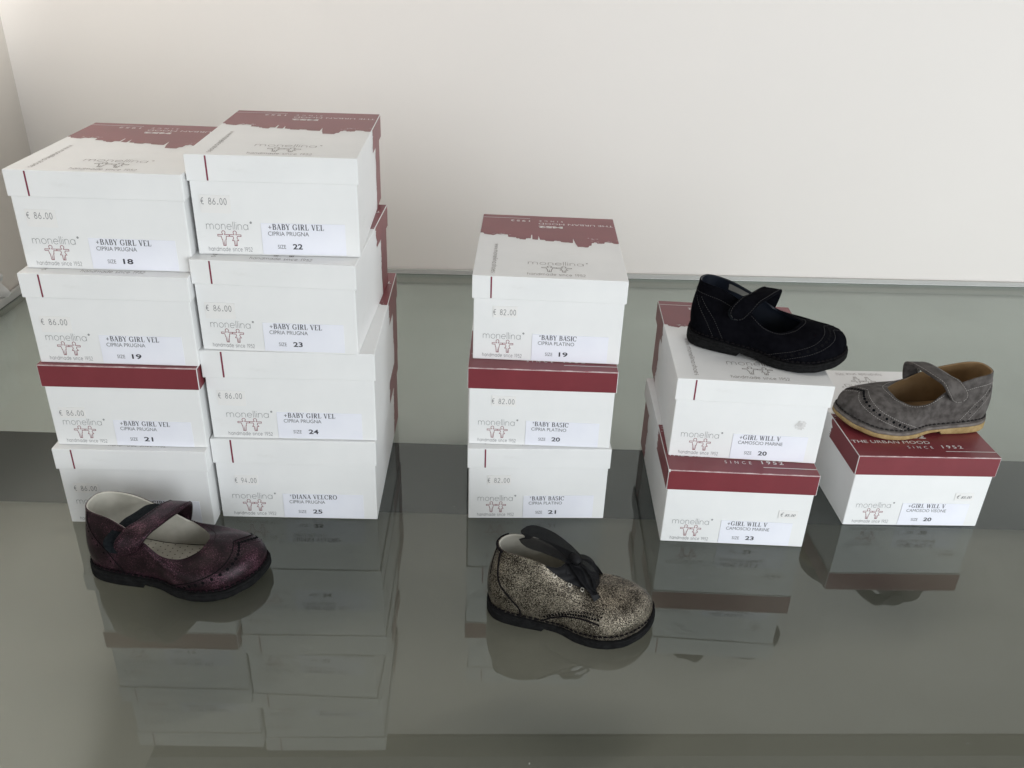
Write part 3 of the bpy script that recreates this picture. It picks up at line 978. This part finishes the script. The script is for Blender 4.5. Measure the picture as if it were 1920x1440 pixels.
ZB = [(0, 1.0), (6, 0.0), (92, 0.0), (106, 0.25), (120, 1.4), (134, 3.6), (145, 6.6)]        # underside without the heel notch


class Shoe:
    def __init__(self, scale, mirror, boot, rise=0.0):
        self.k = 0.001 * scale
        self.m = -1 if mirror else 1
        self.boot = boot
        self.B = [Vector((x, y, lerp_table(ZT, x))) for x, y in BK]
        self.T = [Vector(p) for p in (TK_BOOT if boot else TK_JANE)]
        for p in self.T:
            p.z += rise * max(0.0, min(1.0, (54 - p.x) / 20.0))
        self.Mid = [Vector(p) for p in MK_BOOT]
        self.n = len(BK)

    def w(self, p):                                     # millimetres -> local metres
        return Vector((p[0] * self.k, p[1] * self.k * self.m, p[2] * self.k))

    def raw(self, t, v):
        b, tp = ring_at(self.B, t), ring_at(self.T, t)
        c = Vector((70, 0, 0))
        out = Vector((b.x - min(max(b.x, 26), 108), b.y, 0))
        out = out.normalized() if out.length > 1e-6 else Vector((0, 0, 0))
        if not self.boot:
            h = tp.z - b.z
            hd = Vector((tp.x - b.x, tp.y - b.y, 0)).length
            flat = min(1.0, hd / 32.0)
            flat = flat * flat * (3 - 2 * flat)
            p1 = b + Vector((0, 0, h * (0.42 + .50 * flat))) + out * (2.2 + 1.5 * flat + 3.2 * max(0.0, 1 - b.x / 26.0))
            p2 = tp + Vector((b.x - tp.x, b.y - tp.y, 0)) * (0.12 + .46 * flat) - Vector((0, 0, h * (0.34 * (1 - flat) - .03 * flat))) + out * (1.5 * (1 - flat))
            u = 1 - v
            return b * u ** 3 + p1 * (3 * u * u * v) + p2 * (3 * u * v * v) + tp * v ** 3
        md = ring_at(self.Mid, t)
        tan = (tp - b) * 0.55
        if v <= 0.5:
            s = v * 2
            hd = Vector((md.x - b.x, md.y - b.y, 0)).length
            flat = min(1.0, hd / 30.0)
            p1 = b + Vector((0, 0, (md.z - b.z) * (.40 + .42 * flat))) + out * (1.8 + 1.4 * flat + 2.0 * max(0.0, 1 - b.x / 26.0))
            tm = tan * (.60 - .0 * flat) * (1 - flat) + (Vector((md.x - b.x, md.y - b.y, 0)) * .85 + Vector((0, 0, 4))) * flat
            p2 = md - tm / 1.6
            u = 1 - s
            return b * u ** 3 + p1 * (3 * u * u * s) + p2 * (3 * u * s * s) + md * s ** 3
        s = v * 2 - 1
        hd = Vector((md.x - b.x, md.y - b.y, 0)).length
        flat = min(1.0, hd / 30.0)
        tm = tan * .60 * (1 - flat) + (Vector((md.x - b.x, md.y - b.y, 0)) * .85 + Vector((0, 0, 4))) * flat
        p1 = md + tm / 2.6
        p2 = tp - (tp - md) * .33
        u = 1 - s
        return md * u ** 3 + p1 * (3 * u * u * s) + p2 * (3 * u * s * s) + tp * s ** 3

    def normal(self, t, v):
        e = 0.02
        v0, v1 = max(v - e, 0), min(v + e, 1)
        du = self.raw(t + .05, v) - self.raw(t - .05, v)
        dv = self.raw(t, v1) - self.raw(t, v0)
        nn = du.cross(dv)
        if nn.length < 1e-9: return Vector((0, 0, 1))
        nn.normalize()
        return nn

    def at(self, t, v, off=0.0):
        p = self.raw(t, v)
        return p + self.normal(t, v) * off if off else p

    # ---- builders, all give local metres
    def shell(self, mb, mat, off, v0, v1, nu=126, nv=26, flip=False):
        rows = []
        for j in range(nv + 1):
            v = v0 + (v1 - v0) * j / nv
            rows.append([self.w(self.at(self.n * i / nu, v, off)) for i in range(nu)])
        mb.grid(rows, mat, close_v=True, flip=flip ^ (self.m < 0))
        return rows

    def stitches(self, mb, tv, mat, gap=2.1, length=1.2, rad=.19, off=.12):
        """dashes along a curve given as (t, v) points"""
        pts = open_spline([(a, b, 0) for a, b in tv], 90)
        P = [(p.x, min(p.y, .995)) for p in pts]
        pos = [self.at(a, b, off) for a, b in P]
        nor = [self.normal(a, b) for a, b in P]
        acc = 0.0
        nxt = 0.4
        for i in range(len(pos) - 1):
            seg = pos[i + 1] - pos[i]
            L = seg.length
            while nxt < acc + L:
                c = pos[i] + seg * ((nxt - acc) / L)
                d = seg.normalized()
                s = nor[i].cross(d).normalized()
                a, b = c - d * length / 2, c + d * length / 2
                q = [a - s * rad, a + s * rad, b + s * rad, b - s * rad]
                up = nor[i] * rad * 1.3
                vs = [self.w(x) for x in q] + [self.w(x + up) for x in q]
                mb.add(vs, [(4, 5, 6, 7), (0, 1, 5, 4), (1, 2, 6, 5), (2, 3, 7, 6), (3, 0, 4, 7)], mat)
                nxt += gap
            acc += L

    def line(self, mb, tv, mat, rad=.5, off=.2, n=70):
        pts = open_spline([(a, b, 0) for a, b in tv], n)
        mb.tube([self.w(self.at(p.x, min(p.y, .995), off)) for p in pts], rad * self.k, mat, 6)

    def holes(self, mb, tv, mat, count, rad, alt=0.0, off=.18):
        pts = open_spline([(a, b, 0) for a, b in tv], count - 1)
        for i, p in enumerate(pts):
            r = rad if (not alt or i % 2 == 0) else alt
            c, nn = self.at(p.x, p.y, off), self.normal(p.x, p.y)
            s = nn.cross(Vector((0.3, 0.2, 1))).normalized()
            q = nn.cross(s)
            ring = [self.w(c + s * r * math.cos(a * .7854) + q * r * math.sin(a * .7854)) for a in range(8)]
            mb.add(ring, [tuple(range(8)) if self.m > 0 else tuple(reversed(range(8)))], mat)
            if r > .8:                                   # raised rim of the larger punch
                rim = [self.w(c + s * r * 1.05 * math.cos(a * .7854) + q * r * 1.05 * math.sin(a * .7854) - nn * .05) for a in range(8)]
                mb.tube(rim, .16 * self.k, mat, 5, closed=True)

    def outline(self, grow, nu=168):
        pts = [ring_at(self.B, self.n * i / nu) for i in range(nu)]
        out = []
        for i in range(nu):
            d = pts[(i + 1) % nu] - pts[i - 1]
            nn = Vector((-d.y, d.x, 0)).normalized()
            if nn.dot(Vector((pts[i].x - 70, pts[i].y * 2.5, 0))) < 0: nn = -nn
            out.append(Vector((pts[i].x, pts[i].y, 0)) + nn * grow)
        return out

    def zb(self, x):
        z = lerp_table(ZB, x)
        notch = lerp_table([(54.0, 0), (54.6, 3.4), (60, 2.6), (84, 0)], x) if x > 54.0 else 0
        return z + notch

    def slab(self, mb, mat, grow_top, grow_bot, ztop, zbot, mid=0.6):
        top, bot = self.outline(grow_top), self.outline(grow_bot)
        md = self.outline(max(grow_top, grow_bot) + mid)
        nu = len(top)
        f = lambda ring, zf: [Vector((p.x, p.y, zf(p.x))) for p in ring]
        zt, zb_ = ztop, zbot
        rows = [f(bot, zb_), f(md, lambda x: zb_(x) + .22 * (zt(x) - zb_(x))), f(md, lambda x: zb_(x) + .8 * (zt(x) - zb_(x))), f(top, zt)]
        sp0 = [Vector((min(max(p.x, 20), 122), 0, zb_(min(max(p.x, 0), 145)))) for p in bot]
        sp1 = [Vector((min(max(p.x, 20), 122), 0, zt(min(max(p.x, 0), 145)))) for p in top]
        rows = [sp0] + rows + [sp1]
        mb.grid([[self.w(q) for q in r] for r in rows], mat, close_v=True, flip=self.m < 0)


def shoe_common(root, sh, mats, welt_mat, welt_thread, wt=1.7):
    # sole
    mb = MB()
    sh.slab(mb, mats['sole'], 2.6, 1.9, lambda x: lerp_table(ZT, x) - wt, sh.zb, .35)
    mb.build('sole', root)
    mb = MB()
    sh.slab(mb, welt_mat, 2.3, 2.5, lambda x: lerp_table(ZT, x) + .1, lambda x: lerp_table(ZT, x) - wt + .04, .25)
    # thick hand stitches all round where the upper meets the welt
    nu = 84
    for i in range(0, nu):
        t0, t1 = sh.n * (i + .12) / nu, sh.n * (i + .80) / nu
        a, b = sh.at(t0, .035, .55), sh.at(t1, .035, .55)
        m_ = sh.at((t0 + t1) / 2, .045, .95)
        mb.tube([sh.w(a), sh.w(m_), sh.w(b)], [.5 * sh.k, .85 * sh.k, .5 * sh.k], welt_thread, 6)
    mb.build('welt', root)


def make_upper(root, sh, upper_mat, lining_mat, deco, insole_mat, insole_dots=False):
    mb = MB()
    o_rows = sh.shell(mb, upper_mat, 0.0, 0.0, 1.0, 147, 30)
    deco(mb)
    mb.build('upper', root)
    mb = MB()
    i_rows = sh.shell(mb, lining_mat, -1.9, 0.06, .992, 147, 20, flip=True)
    mid = [[(a + b) * .5 + Vector((0, 0, .55 * sh.k)) for a, b in zip(o_rows[-1], i_rows[-1])]]
    mb.grid([o_rows[-1]] + mid, upper_mat, close_v=True, flip=sh.m < 0)
    mb.grid(mid + [i_rows[-1]], lining_mat, close_v=True, flip=sh.m < 0)
    mb.build('lining', root)
    mb = MB()
    ring = sh.outline(-2.2, 120)
    sp = [Vector((min(max(p.x, 22), 118), 0, lerp_table(ZT, p.x) + 3.0)) for p in ring]
    ring = [Vector((p.x, p.y, lerp_table(ZT, p.x) + 3.2)) for p in ring]
    mb.grid([[sh.w(q) for q in ring], [sh.w(q) for q in sp]], insole_mat, close_v=True, flip=sh.m < 0)
    low = [Vector((p.x, p.y, p.z - 2.0)) for p in ring]
    mb.grid([[sh.w(q) for q in low], [sh.w(q) for q in ring]], insole_mat, close_v=True, flip=sh.m < 0)
    if insole_dots:
        for i in range(22):
            for j in range(-4, 5):
                x = 14 + i * 5.2
                y = j * 4.6 + (2.3 if i % 2 else 0)
                if abs(y) > 17: continue
                c = Vector((x, y, lerp_table(ZT, x) + 3.35))
                rr = .62
                mb.add([sh.w(c + Vector((rr * math.cos(a), rr * math.sin(a), 0))) for a in [k * math.pi / 4 for k in range(8)]],
                       [tuple(range(8)) if sh.m > 0 else tuple(reversed(range(8)))], M['dot'])
    mb.build('insole', root)


def band(mb, sh, center, normal_ref, half_w, thick, mat, n=46, round_end=True, round_start=False, wdir=None):
    """padded strap: centre line spline, its outside away from normal_ref, width across"""
    C = open_spline(center, n)
    Wd = open_spline(wdir, n) if wdir else None
    rows, tops = [], []
    total = n
    lens = [0.0]
    for a, b in zip(C, C[1:]):
        lens.append(lens[-1] + (b - a).length)
    for i, c in enumerate(C):
        t = (C[min(i + 1, n)] - C[max(i - 1, 0)]).normalized()
        if Wd:
            s = Wd[i] - t * Wd[i].dot(t)
            s.normalize()
            nn = s.cross(t)
            if nn.dot(c - Vector(normal_ref)) < 0: nn = -nn
        else:
            nn = (c - Vector(normal_ref))
            nn = (nn - t * nn.dot(t)).normalized()
            s = nn.cross(t)
        hw = half_w
        if round_end:
            d = lens[-1] - lens[i]
            if d < half_w: hw = math.sqrt(max(half_w ** 2 - (half_w - d) ** 2, .04))
        if round_start and lens[i] < half_w:
            hw = math.sqrt(max(half_w ** 2 - (half_w - lens[i]) ** 2, .04))
        h = thick / 2
        pr = [(-hw, 0), (-hw + .35, h), (-hw * .5, h * 1.1), (0, h * 1.15), (hw * .5, h * 1.1), (hw - .35, h), (hw, 0), (hw - .35, -h), (0, -h), (-hw + .35, -h)]
        rows.append([sh.w(c + s * a + nn * b) for a, b in pr])
        tops.append((c, s, nn, hw, t))
    mb.grid(rows, mat, close_v=True, flip=sh.m < 0)
    for r, fl in ((rows[0], False), (rows[-1], True)):
        mb.add(r, [tuple(range(10)) if fl ^ (sh.m < 0) else tuple(reversed(range(10)))], mat)
    return tops


def band_stitch(mb, sh, tops, inset, thick, mat, i0=2, i1=None, step=1, rad=.22):
    for sg in (-1, 1):
        run = tops[i0:i1]
        for k in range(0, len(run) - 1, step):
            c, s, nn, hw, t = run[k]
            c2, s2, n2, hw2, _ = run[k + 1]
            if hw < inset + .6: continue
            a = c + s * sg * (hw - inset) + nn * (thick * .58)
            b = c2 + s2 * sg * (hw2 - inset) + n2 * (thick * .58)
            b = a + (b - a) * .62
            mb.tube([sh.w(a), sh.w(b)], rad * sh.k, mat, 5)


def wing(sh, mb, thread, hole, seam=None, big=1.15):
    """perforated wing tip on both sides of the toe, heel counter lines and the rim stitch"""
    mixp = lambda a, b, k: [(p[0] + (q[0] - p[0]) * k, p[1] + (q[1] - p[1]) * k) for p, q in zip(a, b)]
    for sd in (0, 1):
        f = (lambda t: t) if sd == 0 else (lambda t: 21 - t)
        a = [(f(5.7), .03), (f(6.5), .19), (f(7.4), .315), (f(8.4), .43), (f(9.2), .55), (f(9.85), .645), (f(10.45), .71)]
        b = [(f(6.6), .03), (f(7.2), .12), (f(8.0), .20), (f(8.9), .285), (f(9.6), .38), (f(10.1), .49), (f(10.48), .56)]
        if seam:
            sh.line(mb, a, seam, .42, .15)
            sh.stitches(mb, mixp(a, b, .12), thread)
        else:
            sh.stitches(mb, a, thread)
        sh.stitches(mb, b, thread)
        sh.holes(mb, mixp(a, b, .5), hole, 29, big, .42)
        sh.holes(mb, mixp(a, b, .24), hole, 30, .34)
        sh.holes(mb, mixp(a, b, .76), hole, 30, .34)
        # heel counter
        a = [(f(1.1), .70), (f(1.75), .52), (f(2.35), .32), (f(2.9), .05)]
        b = [(f(1.7), .72), (f(2.3), .54), (f(2.9), .32), (f(3.4), .05)]
        if seam:
            sh.line(mb, [(f(1.5), .97), (f(1.55), .80)] + b[1:], seam, .42, .15)
        else:
            sh.stitches(mb, a, thread)
            sh.stitches(mb, b, thread)
        sh.holes(mb, mixp(a, b, .5), hole, 13, .8, .36)
    sh.stitches(mb, [(5.0, .92), (6, .90), (7, .91), (8, .925), (9, .935), (10.4, .94), (12, .935), (13, .925), (14, .91), (15, .90), (16, .92)], thread)
    if not seam:
        sh.stitches(mb, [(-3.6, .78), (-2.5, .79), (-1, .80), (0, .80), (1, .80), (2.5, .79), (3.6, .78)], thread)


def mary_jane(name, label, loc, rz, scale, mirror, mats, thread, hole, welt, welt_thread, lining, open_strap, dots=False, tagpatch=False, tilt=(0, 0), rise=0.0, seam=None, welt_t=1.7):
    sh = Shoe(scale, mirror, False, rise)
    root = empty(name, loc, rz)
    root.rotation_euler = (R(tilt[0]), R(tilt[1]), rz)
    tag(root, label, 'shoe')
    shoe_common(root, sh, mats, welt, welt_thread, welt_t)
    make_upper(root, sh, mats['upper'], lining, lambda mb: wing(sh, mb, thread, hole, seam), lining, dots)
    # strap from the inner side over the instep to the outer side, hook-and-loop end
    lift = 2.6 if open_strap else 0.6
    hwid = 9.2 if open_strap else 8.2
    cl = [(64, 24.6, 33), (66, 24.6, 40), (68, 22.8, 50), (68.5, 15, 54.5), (66, 4, 56), (62, -11, 55.6 + rise * .2), (56.5, -22 - lift * .3, 53 + rise * .3), (50.5, -26.8 - lift * .7, 46 + rise * .3), (44.5, -28.4 - lift, 37.5)]
    wd = [(1, 0, .05), (1, 0, .05), (1, .05, .0), (.96, .22, -.05), (.94, .30, -.04), (.94, .32, .02), (.92, .28, .16), (.88, .22, .34), (.84, .18, .46)]
    mb = MB()
    tops = band(mb, sh, cl, (60, 0, 24), hwid, 2.6, mats['upper'], 46, True, False, wd)
    band_stitch(mb, sh, tops, 1.3, 2.6, thread, 3)
    strap = mb.build('strap', root)
    mb = MB()
    sx = -13.5 if open_strap else -3.5
    ctr = Vector((60, 0, 24))
    cv = [Vector(q) - (Vector(q) - ctr).normalized() * (1.4 if open_strap and k_ < 6 else 2.6 + lift * .7 * (k_ >= 5)) + Vector((sx, 0, -.6)) for k_, q in enumerate(cl)][3 if open_strap else 5:]
    band(mb, sh, cv, (60, 0, 24), 8.4 if open_strap else 7.0, 1.6, M['velcro'], 30, True, True, wd[3 if open_strap else 5:])
    mb.build('velcro_patch', root)
    # metal loop on the inner side
    mb = MB()
    ring = []
    for i in range(20):
        a = 2 * math.pi * i / 20
        ring.append(sh.w((58.5 + 3.0 * math.cos(a), 22.2 + .8 * math.cos(a), 45.0 + 4.2 * math.sin(a))))
    mb.tube(ring, .75 * sh.k, M['metal'], 7, closed=True)
    mb.build('strap_loop', root)
    if tagpatch:
        mb = MB()
        g0, g1 = [], []
        for i in range(9):
            t = 16.3 + 1.9 * i / 8
            g0.append([sh.w(sh.at(t, .80 + .14 * j / 3, -2.4)) for j in range(4)])
            g1.append([sh.w(sh.at(t, .80 + .14 * j / 3, -2.0)) for j in range(4)])
        mb.grid(g0, M['tag_grey'])
        for e0, e1 in ((g0[0], g1[0]), (g0[-1], g1[-1]), ([q[0] for q in g0], [q[0] for q in g1]), ([q[-1] for q in g0], [q[-1] for q in g1])):
            mb.grid([e0, e1], M['tag_grey'])
        mb.build('inner_tag', root)
    return root


def at(x, y, z=0.0):
    return (x * S, y * S, z * S)


mary_jane('mary_jane_shoe', 'dark plum metallic strap shoe with cream lining, standing on the glass', at(-0.4355, 0.724, 0.0006), R(-6), .98, False,
          dict(upper=M['plum'], sole=M['sole_black']), M['thread_plum'], M['hole'], M['sole_black'], M['thread_black'], M['lining_cream'], True, dots=True, rise=5.0, seam=M['thread_black'])
mary_jane('mary_jane_shoe', 'navy black suede strap shoe standing on a white box lid', at(0.2035, 0.935, 0.1969 + .0008), R(-24), .925, False,
          dict(upper=M['navy'], sole=M['sole_black']), M['thread_grey'], M['hole'], M['sole_black'], M['thread_black'], M['lining_navy'], False, tagpatch=True, rise=2.5)
mary_jane('mary_jane_shoe', 'grey suede strap shoe with tan crepe sole on the burgundy lid', at(0.5745, 0.934, 0.0981 + .0008), R(187), .955, True,
          dict(upper=M['grey_suede'], sole=M['sole_tan']), M['thread_pale'], M['hole'], M['welt_grey'], M['thread_dark'], M['lining_tan'], False, welt_t=2.9)


def boot():
    sh = Shoe(.885, False, True)
    root = empty('ankle_boot', at(-0.0165, 0.6855, .0006), R(-11))
    tag(root, 'bronze glitter lace up ankle boot with black ribbon bow, on the glass', 'boot')
    shoe_common(root, sh, dict(sole=M['sole_black']), M['sole_black'], M['thread_black'])

    def deco(mb):
        for sd in (0, 1):
            f = (lambda t: t) if sd == 0 else (lambda t: 21 - t)
            sh.line(mb, [(f(1.35), .985), (f(1.55), .82), (f(2.0), .62), (f(2.65), .42), (f(3.1), .22), (f(3.2), .03)], M['thread_black'], .8)
            sh.line(mb, [(f(4.1), .03), (f(4.6), .15), (f(5.2), .225), (f(5.9), .24), (f(6.5), .215), (f(7.1), .165)], M['thread_black'], .75)
            sh.holes(mb, [(f(4.2), .13), (f(4.7), .215), (f(5.3), .275), (f(5.9), .285), (f(6.5), .265), (f(7.1), .225)], M['hole'], 20, .85, off=.3)
            sh.holes(mb, [(f(4.4), .20), (f(4.9), .275), (f(5.4), .325), (f(5.9), .335), (f(6.5), .315), (f(7.1), .28)], M['hole'], 18, .72, off=.3)
            sh.holes(mb, [(f(7.3), .25), (f(7.6), .33), (f(7.85), .42), (f(8.1), .50)], M['hole'], 7, .75, off=.3)
            sh.holes(mb, [(f(1.6), .66), (f(2.2), .46), (f(2.8), .26)], M['hole'], 10, .65, off=.3)
        sh.stitches(mb, [(-6, .93), (-4, .93), (-2, .935), (0, .94), (2, .935), (4, .93), (6, .93)], M['thread_black'], 1.7, 1.0, .2)
        sh.line(mb, [(1.0, .62), (0.6, .80), (0.55, .99)], M['thread_black'], .45)
        # dark binding round the back of the collar
        pts = [sh.w(sh.at(-1.6 + 3.2 * i / 16, .985, .5)) for i in range(17)]
        mb.tube(pts, 1.2 * sh.k, M['thread_black'], 7)
    make_upper(root, sh, M['glitter'], M['lining_cream'], deco, M['lining_cream'])
    # tongue showing between the lace stays
    mb = MB()

    lo, hi = [], []
    for i in range(29):
        f = i / 14 - 1
        rl, rh = [], []
        for j in range(19):
            v = .64 + .36 * j / 18
            half = 3.0 + (v - .64) / .36 * 2.6
            r_ = max(0.0, j / 18 - .8) * 5 * 3.0 * max(0, 1 - abs(f) * 1.6)
            lump = .7 * abs(math.sin(j / 18 * math.pi * 4.0)) * (1 - .3 * abs(f))
            up_ = Vector((-r_ * .4, 0, r_))
            rl.append(sh.w(sh.at(10.5 + f * half, v, .3) + up_))
            rh.append(sh.w(sh.at(10.5 + f * half, v, 1.4 + lump) + up_))
        lo.append(rl)
        hi.append(rh)
    mb.grid(hi, M['satin'], flip=sh.m > 0)
    mb.grid(lo, M['satin'], flip=sh.m < 0)
    for e0, e1 in ((lo[0], hi[0]), (lo[-1], hi[-1]), ([q[0] for q in lo], [q[0] for q in hi]), ([q[-1] for q in lo], [q[-1] for q in hi])):
        mb.grid([e0, e1], M['satin'])
    mb.build('tongue', root)
    # pale eyelets down both lace stays
    for k, v in enumerate((.665, .76, .88)):
        for t in (10.5 - 3.25 - (v - .64) / .36 * 2.6, 10.5 + 3.25 + (v - .64) / .36 * 2.6):
            mb = MB()
            c, nn = sh.at(t, v, .25), sh.normal(t, v)
            s = nn.cross(Vector((.3, .2, 1))).normalized()
            q = nn.cross(s)
            mb.tube([sh.w(c + nn * .9 + s * 1.5 * math.cos(a * math.pi / 8) + q * 1.5 * math.sin(a * math.pi / 8)) for a in range(16)], .38 * sh.k, M['metal_pale'], 6, closed=True)
            mb.build('eyelet', root)
    # ribbon laces across the tongue
    mb = MB()
    for k, (v, hw) in enumerate(((.66, 3.4), (.75, 3.8), (.85, 4.2), (.94, 4.4))):
        cl, wd = [], []
        for i in range(9):
            t = 7.4 + 6.2 * i / 8
            vv = v + .035 * math.sin(i * .8 + k)
            cl.append(sh.at(t, vv, 1.5 + 1.8 * math.sin(math.pi * i / 8)))
            d = sh.raw(t, min(vv + .05, 1)) - sh.raw(t, vv - .05)
            wd.append(tuple(d.normalized()))
        band(mb, sh, cl, (70, 0, 20), hw, 1.1, M['satin'], 24, False, False, wd)
    # bow: knot, two loops, tails
    K = Vector((73, -3, 63))
    mb2 = mb

    def rb(pts, hw, wdir, mat=M['ribbon'], n=34, th=.35):
        band(mb2, sh, [tuple(Vector(p)) for p in pts], (60, 0, 0), hw, th, mat, n, False, False, wdir)
    # backward loop, lying open so that one looks through it
    rb([K, K + Vector((-12, 1, 4)), K + Vector((-26, 1, 8)), K + Vector((-38, 0, 11)), K + Vector((-43, 3, 14)), K + Vector((-37, 9, 16)), K + Vector((-22, 8, 13)), K + Vector((-8, 4, 7)), K + Vector((1, 0, 2))],
       5.2, [(0, .75, .65)] * 3 + [(.05, .85, .5)] * 3 + [(0, .8, .6)] * 3)
    # forward loop folding down over the outer side
    rb([K, K + Vector((6, -1, 2)), K + Vector((12, -2, 0)), K + Vector((17, -4, -6)), K + Vector((20, -6, -14)), K + Vector((20, -8, -20)), K + Vector((14, -8, -15)), K + Vector((7, -6, -7)), K + Vector((0, -1, -1))],
       5.6, [(.2, .9, .4)] * 9)
    # tail hanging forward to a clear tip
    rb([K + Vector((1, -2, -1)), K + Vector((9, -6, -9)), K + Vector((17, -10, -19)), K + Vector((23, -12, -28)), K + Vector((27, -13, -34))], 3.2, [(.5, .7, .5)] * 3 + [(.5, .75, .4)] * 2, M['satin'])
    # second tail to the far side
    rb([K + Vector((1, 3, -1)), K + Vector((8, 10, -6)), K + Vector((15, 16, -15)), K + Vector((20, 20, -25)), K + Vector((23, 21, -31))], 3.0, [(.8, -.4, .5)] * 5, M['satin'])
    kn = [K + Vector((-3.5, 2.5, 1)), K + Vector((0, 0, 2)), K + Vector((4.5, -3, 0))]
    mb.tube([sh.w(p) for p in open_spline(kn, 8)], [x * sh.k for x in (2.4, 3.4, 4.0, 4.3, 4.4, 4.3, 4.0, 3.4, 2.4)], M['satin'], 9)
    lace = mb.build('ribbon_lace', root)
    mb = MB()
    p0, p1 = K + Vector((26.5, -13, -33.5)), K + Vector((33, -15, -42.5))
    mb.tube([sh.w(p0), sh.w(p0 + (p1 - p0) * .5), sh.w(p1)], [1.1 * sh.k, .95 * sh.k, .9 * sh.k], M['clear'], 7)
    mb.build('lace_tip', lace)
    return root


boot()
